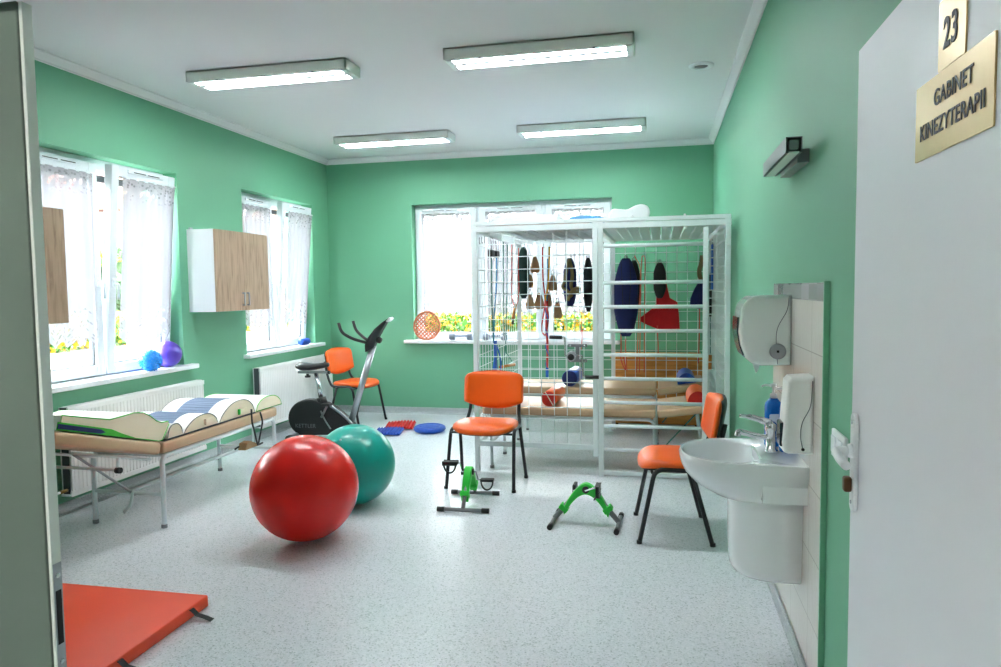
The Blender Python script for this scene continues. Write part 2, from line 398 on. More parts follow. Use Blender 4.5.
wall_with_holes('wall_back', 'y', YB, YB + 0.34, XL, XR, -0.02, ZC + 0.05, [WB], M_wall)
struct(MB().box(XR, XR + 0.2, YF - 0.15, YB + 0.34, -0.02, ZC + 0.05).build('wall_right', M_wall))
wall_with_holes('wall_front', 'y', YF, YF - 0.15, XL - 0.34, XR, -0.02, ZC + 0.05, [(DO_L, DO_R, -0.03, 2.13)], M_white)
struct(MB().box(XL - 0.34, XR + 0.2, -1.6, YB + 0.34, -0.12, 0.0).build('floor', M_floor))
struct(MB().box(XL - 0.34, XR + 0.2, YF - 0.15, YB + 0.34, ZC, ZC + 0.12).build('ceiling', M_ceil))
# corridor the photographer stands in
cw = MB(); cw.box(-2.6, -2.45, -1.6, YF - 0.15, 0, 2.72); struct(cw.build('wall_corridor_left', M_corridor))
cw = MB(); cw.box(1.5, 1.65, -1.6, YF - 0.15, -0.02, 2.72); struct(cw.build('wall_corridor_right', M_corridor))
cw = MB(); cw.box(-2.45, 1.5, -1.75, -1.6, 0, 2.72); struct(cw.build('wall_corridor_back', M_corridor))
cw = MB(); cw.box(XR, 1.5, -1.6, YF - 0.15, -0.12, 0.0); struct(cw.build('floor_corridor', M_floor))
cw = MB(); cw.box(XR, 1.65, YF - 0.15, YF, -0.02, 2.72); struct(cw.build('wall_corridor_front', M_corridor))
cw = MB(); cw.box(-2.6, 1.65, -1.75, YF - 0.15, 2.7, 2.82); struct(cw.build('ceiling_corridor', M_ceil))
# cornices
def cornice(name, p0, p1, n):
    d = 0.055; h = 0.062
    prof = [(0, 0), (d, 0), (d, -0.012), (d * 0.75, -0.02), (d * 0.3, -h * 0.72), (0.012, -h * 0.8), (0.012, -h), (0, -h)]
    b = MB(); n = Vector(n)
    b.loft([[Vector(p) + n * u + Vector((0, 0, ZC + w)) for u, w in prof] for p in (p0, p1)], smooth=False)
    return struct(b.build(name, M_cornice))
cornice('trim_1', (XL, YF, 0), (XL, YB, 0), (1, 0, 0)); cornice('trim_2', (XL, YB, 0), (XR, YB, 0), (0, -1, 0)); cornice('trim_3', (XR, YF, 0), (XR, YB, 0), (-1, 0, 0))
# vinyl cove skirting
def cove(name, p0, p1, n):
    prof = [(0, 0.075), (0.004, 0.075), (0.006, 0.03), (0.013, 0.012), (0.032, 0.003), (0.034, 0.0), (0, 0)]
    b = MB(); n = Vector(n)
    b.loft([[Vector(p) + n * u + Vector((0, 0, w)) for u, w in prof] for p in (p0, p1)], smooth=False)
    return struct(b.build(name, M_cove))
cove('baseboard_left', (XL, YF, 0), (XL, YB, 0), (1, 0, 0)); cove('baseboard_back', (XL, YB, 0), (XR, YB, 0), (0, -1, 0)); cove('baseboard_right', (XR - 0.0, YF, 0), (XR, YB, 0), (-1, 0, 0))
# tiled splash panel on the right wall
TY0, TY1 = 2.60, 3.70; XT = XR - 0.015
t = MB().box(XT, XR, TY0 + 0.001, TY1, 0.06, 1.505).build('trim_4', M_tile); struct(t, 'cream tiled splash panel on the right wall behind the washbasin', 'wall tiles')
struct(MB().box(XT - 0.002, XT, TY0 + 0.001, TY1, 1.44, 1.505).build('mosaic_strip', M_mosaic, t))
struct(MB().box(XT - 0.004, XR, TY0 - 0.012, TY0, 0.0, 1.51, 0.002).build('green_edge', M_wall, t))
struct(MB().box(XT - 0.014, XT, TY0 + 0.001, TY1, 0.0, 0.06, 0.006).build('tile_skirting', M_cove, t))

# ---------------------------------------------------------------- windows
def sash(parent, w, h, m=M_pvc, handle=0, fw=0.075):
    """sash in local coords: u along width 0..w, v up 0..h, n = room normal. Built in XZ plane facing -Y, origin bottom left"""
    s = MB()
    for (a, b, c, d) in ((0, fw, 0, h), (w - fw, w, 0, h), (fw, w - fw, 0, fw), (fw, w - fw, h - fw, h)): s.box(a, b, -0.035, 0.03, c, d, 0.006)
    so = s.build('sash', m, parent)
    g = MB()
    for (a, b, c, d) in ((fw, fw + 0.008, fw, h - fw), (w - fw - 0.008, w - fw, fw, h - fw), (fw, w - fw, fw, fw + 0.008), (fw, w - fw, h - fw - 0.008, h - fw)): g.box(a, b, -0.012, 0.012, c, d)
    g.build('gasket', M_gasket, so)
    MB().box(fw, w - fw, -0.003, 0.003, fw, h - fw).build('pane', M_glass, so)
    vt = MB().box(w * 0.22, w * 0.78, -0.05, -0.035, h - 0.045, h - 0.015, 0.005)
    vt.build('trickle_vent', m, so)
    dk = MB()
    for k in range(2): dk.box(w * (0.30 + 0.22 * k), w * (0.48 + 0.22 * k), -0.053, -0.049, h - 0.034, h - 0.028)
    dk.build('vent_slot', M_dark, so)
    if handle:
        hx = fw * 0.5 if handle < 0 else w - fw * 0.5
        hz = h * 0.44
        hb = MB(); hb.box(hx - 0.014, hx + 0.014, -0.048, -0.035, hz - 0.035, hz + 0.035, 0.005)
        hb.tube(fillet([(hx, -0.045, hz), (hx, -0.085, hz), (hx, -0.085, hz - 0.12)], 0.025), 0.009, 8)
        hb.build('handle', M_pvc, so)
    return so
def window(name, label, origin, rz, W, H, n, tilt):
    o = bpy.data.objects.new(name, None); COL.objects.link(o); o.location = origin; o.rotation_euler = (0, 0, rz)
    struct(o, label, 'window')
    f = MB(); fw = 0.085 if n == 2 else 0.05
    for (a, b, c, d) in ((0, fw, 0, H), (W - fw, W, 0, H), (fw, W - fw, 0, fw), (fw, W - fw, H - fw, H)): f.box(a, b, 0.0, 0.09, c, d, 0.004)
    if n == 3:
        for k in (1, 2): f.box(W * k / 3 - 0.035, W * k / 3 + 0.035, 0, 0.09, fw, H - fw, 0.004)
    f.build('window_frame', M_pvc, o)
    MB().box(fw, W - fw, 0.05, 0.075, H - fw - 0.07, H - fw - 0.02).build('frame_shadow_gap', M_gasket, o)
    out = []
    if n == 2: spans = [(0.06, W / 2 - 0.006), (W / 2 + 0.006, W - 0.06)]
    else: spans = [(W * k / 3 + 0.022, W * (k + 1) / 3 - 0.022) for k in range(3)]
    for k, (a, b) in enumerate(spans):
        so = sash(o, b - a, H - 0.07, handle=(1 if k == 0 else -1) if n == 2 else (0 if k != 1 else 1))
        so.location = (a, -0.0, 0.03)
        if k in tilt: so.rotation_euler = (tilt[k], 0, 0)
        out.append(so)
    return o, out, spans
FX = XL - 0.13
win1, s1, sp1 = window('window_1', 'white two-sash window in the left wall nearest the door, right sash tilted in', (FX, W1[0], W1[2]), pi / 2, W1[1] - W1[0], W1[3] - W1[2], 2, {1: R(4.6)})
win2, s2, sp2 = window('window_2', 'white two-sash window in the left wall near the back corner', (FX, W2[0], W2[2]), pi / 2, W2[1] - W2[0], W2[3] - W2[2], 2, {1: R(4.6)})
win3, s3, sp3 = window('window_3', 'wide white three-sash window in the back wall behind the cage', (WB[0], YB + 0.13, WB[2]), 0, WB[1] - WB[0], WB[3] - WB[2], 3, {})
def sill(name, label, x0, x1, y0, y1, z1):
    return struct(MB().box(x0, x1, y0, y1, z1 - 0.038, z1, 0.006).build(name, M_sill), label, 'window sill')
sill('trim_5', 'white sill under the left-wall window nearest the door', FX - 0.02, XL + 0.07, W1[0] - 0.08, W1[1] + 0.11, 0.88)
sill('trim_6', 'white sill under the left-wall window near the back corner', FX - 0.02, XL + 0.07, W2[0] - 0.06, W2[1] + 0.12, 0.88)
sill('trim_7', 'long white sill under the back-wall window', WB[0] - 0.1, WB[1] + 0.09, YB - 0.09, YB + 0.15, 0.892)
# lace curtains on the sashes
def curtain(label, w, h, mat4, cat='curtain', zig=6, seed=0, u0=0.0):
    rnd = random.Random(seed); nu, nv = 72, 30
    ph = [rnd.uniform(0, 6.28) for _ in range(4)]
    b = MB(); bm = b.bm; uvl = bm.loops.layers.uv.new('UVMap'); V = []
    for j in range(nv + 1):
        row = []
        for i in range(nu + 1):
            u = i / nu; v = j / nv
            tri = abs(((u * zig) % 1.0) - 0.5) * 2
            hh = h - 0.055 * tri
            z = -v * hh
            amp = 0.004 + 0.013 * v
            y = amp * (sin(u * 38 + ph[0] + 0.5 * sin(v * 3)) + 0.6 * sin(u * 23 + ph[1])) * 0.5 - 0.010
            x = (u - 0.5) * w * (1.0 - 0.05 * sin(v * pi * 0.8)) + w / 2
            row.append((bm.verts.new((x, y, z)), u, 1 - v))
        V.append(row)
    for j in range(nv):
        for i in range(nu):
            q = [V[j][i], V[j][i + 1], V[j + 1][i + 1], V[j + 1][i]]
            f = bm.faces.new([t_[0] for t_ in q]); f.smooth = True
            for l, t_ in zip(f.loops, q): l[uvl].uv = (t_[1] * w / 0.6, t_[2])
    o = b.build('lace_curtain', M_lace)
    o.matrix_world = mat4
    tag(o, label, cat, 'lace curtains')
    # curtain rod with its clips
    rb = MB(); rb.tube([(-0.005, -0.012, 0.004), (w + 0.005, -0.012, 0.004)], 0.005, 6)
    for k in range(6): rb.box(w * (k + 0.5) / 6 - 0.015, w * (k + 0.5) / 6 + 0.015, -0.017, -0.007, -0.006, 0.012)
    rb.build('curtain_rod', M_pvc, o)
    return o
bpy.context.view_layer.update()
cn = [('lace curtain behind the wall cabinet cut off by the grey door leaf', 'lace curtain on the tilted sash above the purple ball'),
      ('lace curtain on the sash behind the two-door wall cabinet', 'lace curtain on the tilted sash above the small blue roller')]
for (wo, ss, sp, nm) in ((win1, s1, sp1, cn[0]), (win2, s2, sp2, cn[1])):
    for k, so in enumerate(ss):
        w = sp[k][1] - sp[k][0]; h = W1[3] - W1[2] - 0.07
        Mx = wo.matrix_world @ so.matrix_basis @ Matrix.Translation((0.05 if k == 0 else 0.085, -0.05, h - 0.085))
        curtain(nm[k], w - 0.115, h * 0.80, Mx, seed=k + 3, zig=5)
for k, so in enumerate(s3):
    w = sp3[k][1] - sp3[k][0]; h = WB[3] - WB[2] - 0.05
    Mx = win3.matrix_world @ so.matrix_basis @ Matrix.Translation((0.075, -0.05, h - 0.085))
    curtain(['lace curtain in the back window above the round copper web', 'lace curtain in the back window behind the hanging cords and sandbags', 'lace curtain in the back window behind the camouflage sling'][k], w - 0.15, h * 0.775, Mx, seed=k + 11, zig=7)

# ---------------------------------------------------------------- outdoors
struct(MB().box(-30, -4.34, -10, 45, -0.5, 0.76).build('ground_outside', M_stone)); struct(MB().box(-4.34, 16, 8.46, 45, -0.5, 0.76).build('ground_outside', M_stone))
def hedge(name, label, cat, x0, x1, y0, y1, z0, z1, n, flowers, m=M_leaf, seed=1, size=0.05):
    rnd = random.Random(seed); b = MB()
    for _ in range(n):
        c = Vector((rnd.uniform(x0, x1), rnd.uniform(y0, y1), z0 + (z1 - z0) * rnd.random() ** 0.7))
        q = Matrix.Rotation(rnd.uniform(0, 6.28), 3, 'Z') @ Matrix.Rotation(rnd.uniform(-1.2, 1.2), 3, 'X')
        s_ = size * rnd.uniform(0.6, 1.4)
        vs = [b.bm.verts.new(c + q @ Vector(p)) for p in ((-s_ * 0.5, 0, -s_), (s_ * 0.5, 0, -s_), (s_ * 0.6, s_ * 0.2, 0), (0, 0, s_), (-s_ * 0.6, s_ * 0.2, 0))]
        f = b.face(vs)
        if f and rnd.random() < flowers: f.material_index = 1
    o = b.build(name, [m, M_flower]); o['kind'] = 'stuff'; o['label'] = label; o['category'] = cat
    return o
hedge('flowering_hedge', 'yellow flowering hedge outside the two-sash windows', 'hedge', -7.9, -7.3, 5.5, 15, 0.74, 1.22, 16000, 0.34, seed=2, size=0.032)
hedge('flowering_hedge', 'yellow flowering hedge outside the back window', 'hedge', -4.6, 1.2, 9.4, 10.2, 0.74, 1.17, 12000, 0.32, seed=3, size=0.03)
hedge('garden_shrub', 'grey-green shrub beyond the flowering hedge outside the window with tilted sash', 'shrub', -9.9, -8.9, 9.2, 12.0, 0.76, 2.2, 5000, 0.03, M_leaf2, 4, 0.09)
hedge('garden_shrub', 'tall green shrub beside the cage seen through the back window', 'shrub', -2.75, -2.35, 10.6, 11.2, 0.76, 2.1, 1500, 0.05, M_leaf2, 5, 0.07)
hs = thing('garden_house', 'pale house with a red roof far outside the two-sash windows', 'house', (-15, 17, 0.76))
MB().box(-3, 3, -3, 3, 0, 2.7).build('house_wall', M_brick, hs)
MB().prism([(-3.4, 2.6), (3.4, 2.6), (0, 4.2)], 'y', -3.3, 3.3).build('roof', M_rooftile, hs)
for k in range(3): MB().box(3.0, 3.03, -2.2 + 1.7 * k, -1.2 + 1.7 * k, 0.9, 2.1).build('window', M_gasket, hs)
tag(MB().box(-5.6, -5.3, 6.55, 6.95, 0.76, 2.8, 0.01).build('plaster_pillar', M_plaster, loc=(-5.45, 6.75, 0.76)), 'peach plastered pillar outside the window above the blue spiky ball', 'pillar')
tag(MB().box(-5.7, -5.4, 9.1, 9.6, 0.76, 2.8, 0.01).build('plaster_pillar', M_plaster, loc=(-5.55, 9.35, 0.76)), 'peach plastered pillar outside the window near the back corner', 'pillar')

# ---------------------------------------------------------------- doors
d1 = bpy.data.objects.new('door_1', None); COL.objects.link(d1); d1.location = (0.5, 1.12, 0); struct(d1, 'white open door on the right with gold number and name plates', 'door')
MB().box(0.0, 0.04, 0, 0.92, 0.01, 2.10, 0.002).build('door_leaf', M_door, d1)
def plate_text(s, size, y, z, parent, name, m, bold=0.012):
    cu = bpy.data.curves.new(name, 'FONT'); cu.body = s; cu.size = size; cu.align_x = 'CENTER'; cu.align_y = 'CENTER'; cu.extrude = 0.0006; cu.offset = bold * size; cu.space_character = 1.06
    to = bpy.data.objects.new(name, cu); COL.objects.link(to); bpy.context.view_layer.update()
    me = bpy.data.meshes.new_from_object(to.evaluated_get(bpy.context.evaluated_depsgraph_get()))
    COL.objects.unlink(to); bpy.data.objects.remove(to)
    me.materials.append(m) if not me.materials else me.materials.__setitem__(0, m)
    o = bpy.data.objects.new(name, me); COL.objects.link(o); o.parent = parent
    return o
DX = -0.0035
sg = thing('name_plate', 'gold room name plate reading GABINET KINEZYTERAPII on the open door', 'sign', (0.4965, 1.12, 1.735))
MB().prism(rrect(0.125, 0.468, 0.003, 0.147, 0.003, 3), 'x', 0.0, 0.003).build('plate', M_gold, sg)
for s, z, sz in (('GABINET', 0.104, 0.042), ('KINEZYTERAPII', 0.052, 0.042)):
    o = plate_text(s, sz, 0, z, sg, 'lettering', M_ink, 0.012); o.location = (-0.001, 0.285 if s[0] == 'G' else 0.296, z)
    o.rotation_euler = (pi / 2, 0, -pi / 2); o.scale = (0.96, 1, 1)
ng = thing('number_plate', 'small gold plate with the number 23 above the room name', 'sign', (0.4965, 1.12, 1.883))
MB().prism(rrect(0.238, 0.358, 0.0, 0.125, 0.003, 3), 'x', 0.0, 0.003).build('plate', M_gold, ng)
o = plate_text('23', 0.075, 0, 0, ng, 'lettering', M_ink, 0.02); o.location = (-0.001, 0.300, 0.058); o.rotation_euler = (pi / 2, 0, -pi / 2); o.scale = (0.85, 1, 1)
hd = MB(); hd.prism(rrect(0.845, 0.885, 0.905, 1.165, 0.018, 6), 'x', -0.012, 0.0, 0.003); hp = hd.build('handle_plate', M_white, d1)
sc_ = MB()
for z in (0.93, 1.14): sc_.lathe([(0.005, 0), (0.005, 0.002), (0, 0.003)], 10, axisM((-0.012, 0.865, z), (-1, 0, 0)))
sc_.build('screw', M_satin, hp)
hl = MB(); hl.tube(fillet([(-0.01, 0.865, 1.065), (-0.052, 0.865, 1.065), (-0.056, 0.80, 1.058), (-0.052, 0.750, 1.052)], 0.02), 0.0115, 12)
hl.lathe([(0.02, 0), (0.018, 0.008), (0.013, 0.01)], 16, axisM((-0.012, 0.865, 1.065), (-1, 0, 0))); hl.build('handle', M_white, d1)
MB().box(-0.032, -0.012, 0.852, 0.878, 0.957, 0.997, 0.006).build('lock_knob', M_brown, d1)
# left leaf: free edge with strike plates, seen from the corridor
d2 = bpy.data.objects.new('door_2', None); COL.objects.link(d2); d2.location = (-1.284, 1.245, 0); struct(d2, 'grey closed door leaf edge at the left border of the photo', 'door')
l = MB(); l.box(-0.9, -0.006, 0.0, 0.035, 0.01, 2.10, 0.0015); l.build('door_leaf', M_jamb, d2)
l = MB(); l.box(-0.0045, 0.004, 0.004, 0.03, 0.01, 2.10, 0.0015); l.build('edge_strip', M_fixture, d2)  # edge painted paler than the leaf to carry light falling from the room
k = MB().box(0.004, 0.0055, 0.006, 0.028, 0.50, 0.915, 0.0004).build('strike_plate', M_satin, d2)
dk = MB()
for a, b_ in ((0.735, 0.855), (0.54, 0.655)): dk.box(0.0052, 0.0060, 0.009, 0.024, a, b_)
dk.build('latch_slot', M_dark, k)
sw = MB()
for z in (0.887, 0.695): sw.lathe([(0.006, 0), (0.006, 0.001), (0.003, 0.0014), (0, 0.0006)], 12, axisM((0.0055, 0.017, z), (1, 0, 0)))
sw.build('screw', M_steel, k)

# ---------------------------------------------------------------- ceiling lamps and vent
M_tube_fill = mat('added_fill_tube', rgb(255, 255, 255), 0.4, emit=(1.0, 0.97, 0.93, 1), estr=15.0)  # glow for the added corridor fill lamp, stronger than the room tubes
def lamp(label, x, y, zc=ZC, tm=M_tube):
    L, D, H = 1.235, 0.25, 0.075
    t = thing('ceiling_lamp', label, 'ceiling lamp', (x, y, zc), 0, 'fluorescent ceiling lamps')
    h = MB()
    for bx in ((-L / 2, L / 2, -D / 2, -D / 2 + 0.012), (-L / 2, L / 2, D / 2 - 0.012, D / 2), (-L / 2, -L / 2 + 0.012, -D / 2, D / 2), (L / 2 - 0.012, L / 2, -D / 2, D / 2)): h.box(bx[0], bx[1], bx[2], bx[3], -H, 0, 0.002)
    h.box(-L / 2, L / 2, -D / 2, D / 2, -0.012, -0.001)
    h.build('housing', M_fixture, t)
    r = MB()
    for bx in ((-L / 2 + 0.01, L / 2 - 0.01, -D / 2 + 0.01, -D / 2 + 0.03), (-L / 2 + 0.01, L / 2 - 0.01, D / 2 - 0.03, D / 2 - 0.01), (-L / 2 + 0.01, -L / 2 + 0.05, -D / 2 + 0.01, D / 2 - 0.01), (L / 2 - 0.05, L / 2 - 0.01, -D / 2 + 0.01, D / 2 - 0.01), ):
        r.box(bx[0], bx[1], bx[2], bx[3], -H - 0.004, -H + 0.004, 0.001)
    r.build('reflector_frame', M_lens, t)
    MB().box(-L / 2 + 0.04, L / 2 - 0.04, -0.02, 0.02, -H - 0.003, -H + 0.003, 0.001).build('divider', M_greytube, t)
    MB().box(-L / 2 + 0.02, L / 2 - 0.02, -D / 2 + 0.015, D / 2 - 0.015, -0.022, -0.014).build('tray', M_lens, t)
    for s in (-1, 1):
        u = MB(); u.tube([(-L / 2 + 0.05, s * 0.052, -0.055), (L / 2 - 0.05, s * 0.052, -0.055)], 0.018, 12); u.build('lamp_tube', tm, t)
    for s in (-0.3, 0.3): MB().box(L * s - 0.008, L * s + 0.008, -D / 2 - 0.004, -D / 2 + 0.014, -H - 0.012, -H - 0.002, 0.002).build('clip', M_satin, t)
    return t
lamp('fluorescent ceiling lamp over the massage couch and exercise balls', -2.71, 4.72); lamp('fluorescent ceiling lamp closest to the round ceiling vent', -0.78, 4.72)
lamp('fluorescent ceiling lamp by the back wall over the exercise bike side', -2.68, 7.03); lamp('fluorescent ceiling lamp above the white cage', -0.75, 7.03)
lamp('added unseen fill lamp on the corridor ceiling outside the open door', -1.35, -0.35, 2.7, M_tube_fill)  # made-up lamp behind the camera, added to brighten the door and near surfaces
t = thing('ceiling_vent', 'small round white air vent in the ceiling', 'vent', (0.285, 5.42, ZC))
v = MB(); v.lathe([(0.088, 0), (0.088, -0.006), (0.075, -0.014), (0.055, -0.014), (0.05, -0.004), (0.05, 0)], 28); v.build('vent_ring', M_white, t)
MB().lathe([(0, -0.004), (0.05, -0.004), (0.05, -0.001), (0, -0.001)], 24).build('vent_opening', M_dark, t)
MB().lathe([(0, -0.012), (0.036, -0.012), (0.04, -0.008), (0, -0.006)], 24).build('vent_disc', M_greytube, t)

# ---------------------------------------------------------------- wall things on the right
t = thing('wall_lamp', 'grey box-section lamp on the wall above the washbasin', 'wall lamp', (XR, 3.16, 1.99))
x0, x1, z0, z1, LY = -0.104, -0.046, 0.0, 0.058, 0.30
b = MB()
for (a, c, d, e) in ((x0, x1, z1 - 0.004, z1), (x0, x0 + 0.004, z0, z1), (x1 - 0.004, x1, z0, z1), (x0, x0 + 0.010, z0, z0 + 0.004), (x1 - 0.010, x1, z0, z0 + 0.004)): b.box(a, c, -LY, LY, d, e)
b.build('housing', M_greytube, t)
MB().box(x0 + 0.010, x1 - 0.010, -LY + 0.002, LY - 0.002, z0, z0 + 0.005).build('diffuser', M_fixture, t)
MB().prism(rrect(x0 + 0.012, x1 - 0.012, z0 + 0.012, z1 - 0.010, 0.006), 'y', -LY + 0.006, LY - 0.006).build('end_plate', M_satin, t)
b = MB(); b.box(-0.046, -0.002, -0.20, 0.20, -0.022, 0.030, 0.002); b.build('wall_bracket', M_greytube, t)
t = thing('paper_towel_dispenser', 'rounded glossy paper towel dispenser high on the tiles above the washbasin', 'dispenser', (XT, 3.34, 1.30))
# side profile (x out from wall, z), extruded along y
prof = [(0, -0.145), (0, 0.155), (-0.10, 0.155)] + [(-0.13 - 0.075 * sin(a), 0.080 + 0.075 * cos(a)) for a in [R(q) for q in (0, 20, 40, 60, 80)]] + [(-0.214, 0.0), (-0.205, -0.06), (-0.185, -0.115), (-0.16, -0.138), (-0.12, -0.148)]
MB().prism(prof, 'y', -0.13, 0.14, 0.016, seg=3).build('cover', M_disp, t)
fw_ = [(-0.214, 0.06), (-0.2155, 0.0), (-0.207, -0.06), (-0.190, -0.108), (-0.182, -0.10), (-0.200, -0.055), (-0.2085, 0.0), (-0.207, 0.06)]
MB().prism([(x - 0.003, z) for x, z in fw_], 'y', -0.095, 0.105).build('level_window', M_smoke, t)
MB().lathe([(0.034, 0), (0.034, 0.004), (0.028, 0.007), (0.0, 0.007)], 24, axisM((-0.055, -0.131, -0.085), (0, -1, 0))).build('lock_disc', M_satin, t)
MB().box(-0.06, -0.05, -0.139, -0.137, -0.09, -0.08).build('key_slot', M_dark, t)
cv = MB(); cv.tube(catmull([(-0.012, -0.131, 0.15), (-0.02, -0.131, 0.09), (-0.055, -0.131, 0.02), (-0.062, -0.131, -0.04), (-0.055, -0.131, -0.14)], 6), 0.0015, 5); cv.build('cover_seam', M_greypipe, t)
MB().prism([(-0.145, -0.14), (-0.105, -0.14), (-0.118, -0.185), (-0.126, -0.196)], 'y', 0.0, 0.004).build('paper_towel', M_paper, t)
t = thing('soap_dispenser', 'white tapered soap dispenser on the tiles beside the blue pump bottle', 'dispenser', (XT, 2.80, 1.01))
prof = [(0, -0.13), (0, 0.155), (-0.075, 0.150), (-0.088, 0.135), (-0.105, -0.095), (-0.10, -0.125), (-0.085, -0.132)]
MB().prism(prof, 'y', -0.06, 0.07, 0.012, seg=3).build('cover', M_soapw, t)
MB().tube(catmull([(-0.006, -0.0605, 0.14), (-0.012, -0.0605, 0.05), (-0.038, -0.0605, -0.01), (-0.045, -0.0605, -0.06), (-0.036, -0.0605, -0.115)], 6), 0.0016, 5).build('cover_seam', M_greypipe, t)
MB().lathe([(0.006, 0), (0.006, 0.003), (0, 0.003)], 12, axisM((-0.036, -0.06, -0.112), (0, -1, 0))).build('lock_eye', M_dark, t)
MB().box(-0.112, -0.09, -0.035, 0.045, -0.11, -0.02, 0.006).build('push_lever', M_smoke, t)
t = thing('switch_plate', 'white double switch plate on the green wall beside the door handle', 'switch', (XR, 2.40, 0.985))
MB().box(-0.012, 0, -0.085, 0.085, -0.045, 0.045, 0.004).build('plate', M_white, t)
for k in (-1, 1): MB().box(-0.018, -0.012, k * 0.04 - 0.026, k * 0.04 + 0.026, -0.028, 0.028, 0.003).build('rocker', M_pvc, t)

# ---------------------------------------------------------------- washbasin
SY = 3.06; SZ = 0.815
sk = thing('washbasin', 'white ceramic washbasin with half pedestal on the tiled wall', 'washbasin', (XT, SY, 0))
def outline(depth, half, n=40, x_back=0.0, shrink=0.0):
    # D-shaped plan: straight sides near the wall, half ellipse to the front (-x)
    pts = []; st = depth * 0.32
    d2_ = depth - st
    for k in range(n + 1):
        a = -pi / 2 + pi * k / n
        ex = abs(cos(a)) ** 0.9; ey = (1 if sin(a) > 0 else -1) * abs(sin(a)) ** 0.82
        pts.append((-st - d2_ * ex, half * ey))
    return [(x_back, -half)] + pts + [(x_back, half)]
rings = []
for dz, dep, hf in ((-0.20, 0.25, 0.10), (-0.175, 0.325, 0.15), (-0.13, 0.40, 0.205), (-0.085, 0.442, 0.235), (-0.045, 0.462, 0.252), (-0.012, 0.467, 0.256), (0.0, 0.461, 0.252)):
    rings.append([(x, y, SZ + dz) for x, y in outline(dep, hf)])
b = MB(); b.loft(rings, caps=False)
n_out = len(rings[0])
# rim to bowl
inner = []
def bowl(scale, dz, cx=-0.285):
    pts = []
    o = rings[-1]
    for (x, y, z) in o:
        # map outline to an ellipse bowl
        a = math.atan2(y / 0.252, (cx - x) / 0.2)
        pts.append((cx - 0.165 * scale * cos(a), 0.205 * scale * sin(a), SZ + dz))
    return pts
b2 = [rings[-1], [(x * 0.985 - 0.003, y * 0.975, SZ + 0.002) for x, y, z in rings[-1]], bowl(1.0, -0.004), bowl(0.97, -0.02), bowl(0.88, -0.07), bowl(0.68, -0.115), bowl(0.3, -0.135), bowl(0.1, -0.137)]
b.loft(b2, caps=False)
b.bm.verts.ensure_lookup_table()
b.face([b.bm.verts[-(i + 1)] for i in range(n_out)])
# near-wall corner block under the deck
b.loft([[(0, y, SZ - 0.15), (0, y, SZ - 0.004), (-0.16, y, SZ - 0.004), (-0.16, y, SZ - 0.15)] for y in (-0.235, 0.235)], smooth=False)
b.build('basin', M_ceramic, sk)
MB().lathe([(0.02, 0.0), (0.02, 0.004), (0.0, 0.004)], 16, axisM((-0.285, 0, SZ - 0.138), (0, 0, 1))).build('drain', M_steel, sk)
ped = []
for z, dep, hf in ((0.305, 0.22, 0.105), (0.32, 0.245, 0.125), (0.35, 0.262, 0.135), (0.45, 0.268, 0.14), (0.60, 0.27, 0.145), (0.665, 0.275, 0.15)):
    ped.append([(x, y, z) for x, y in outline(dep, hf)])
MB().loft(ped).build('half_pedestal', M_ceramic, sk)
t = thing('mixer_tap', 'chrome single-lever mixer tap on the washbasin', 'tap', (XT - 0.10, SY, SZ))
MB().lathe([(0.027, 0), (0.027, 0.006), (0.021, 0.012), (0.0205, 0.085), (0.024, 0.092), (0.0235, 0.115), (0.012, 0.126), (0, 0.127)], 20).build('tap_body', M_steel, t)
MB().tube(catmull([(0, 0, 0.06), (-0.05, 0, 0.062), (-0.10, 0, 0.074), (-0.125, 0, 0.078), (-0.132, 0, 0.06)], 6), 0.0125, 12).build('spout', M_steel, t)
MB().tube(catmull([(0, 0, 0.118), (-0.04, 0, 0.130), (-0.085, 0, 0.142), (-0.125, 0, 0.145)], 5), [0.014] * 6 + [0.012] * 5 + [0.008] * 5, 10, flat=0.45).build('lever', M_steel, t)
def bottle(label, x, y, z, h, m, rz):
    t = thing('soap_bottle', label, 'soap bottle', (x, y, z), rz, 'pump bottles on the washbasin')
    MB().loft([[(px * sx, py * sx, zz) for px, py in rrect(-0.034, 0.034, -0.024, 0.024, 0.016)] for zz, sx in ((0.0, 0.92), (0.006, 1.0), (h * 0.82, 1.0), (h * 0.9, 0.9), (h, 0.42))]).build('bottle', m, t)
    MB().lathe([(0.014, h), (0.0145, h + 0.018), (0.006, h + 0.02), (0.005, h + 0.045), (0.013, h + 0.046), (0.013, h + 0.06), (0, h + 0.062)], 14).build('pump', M_soapw, t)
    MB().tube([(0, 0, h + 0.054), (-0.04, 0, h + 0.055), (-0.05, 0, h + 0.05)], 0.005, 8).build('nozzle', M_soapw, t)
    MB().prism(rrect(-0.026, 0.026, h * 0.2, h * 0.68, 0.006, 3), 'y', -0.0255, -0.0235).build('bottle_label', M_white, t)
bottle('blue pump soap bottle behind the mixer tap', XT - 0.075, SY + 0.115, SZ, 0.205, M_bottle, 0.25)
bottle('blue pump soap bottle tucked behind the white soap dispenser', XT - 0.032, SY + 0.02, SZ, 0.205, M_bottle, 0.1)

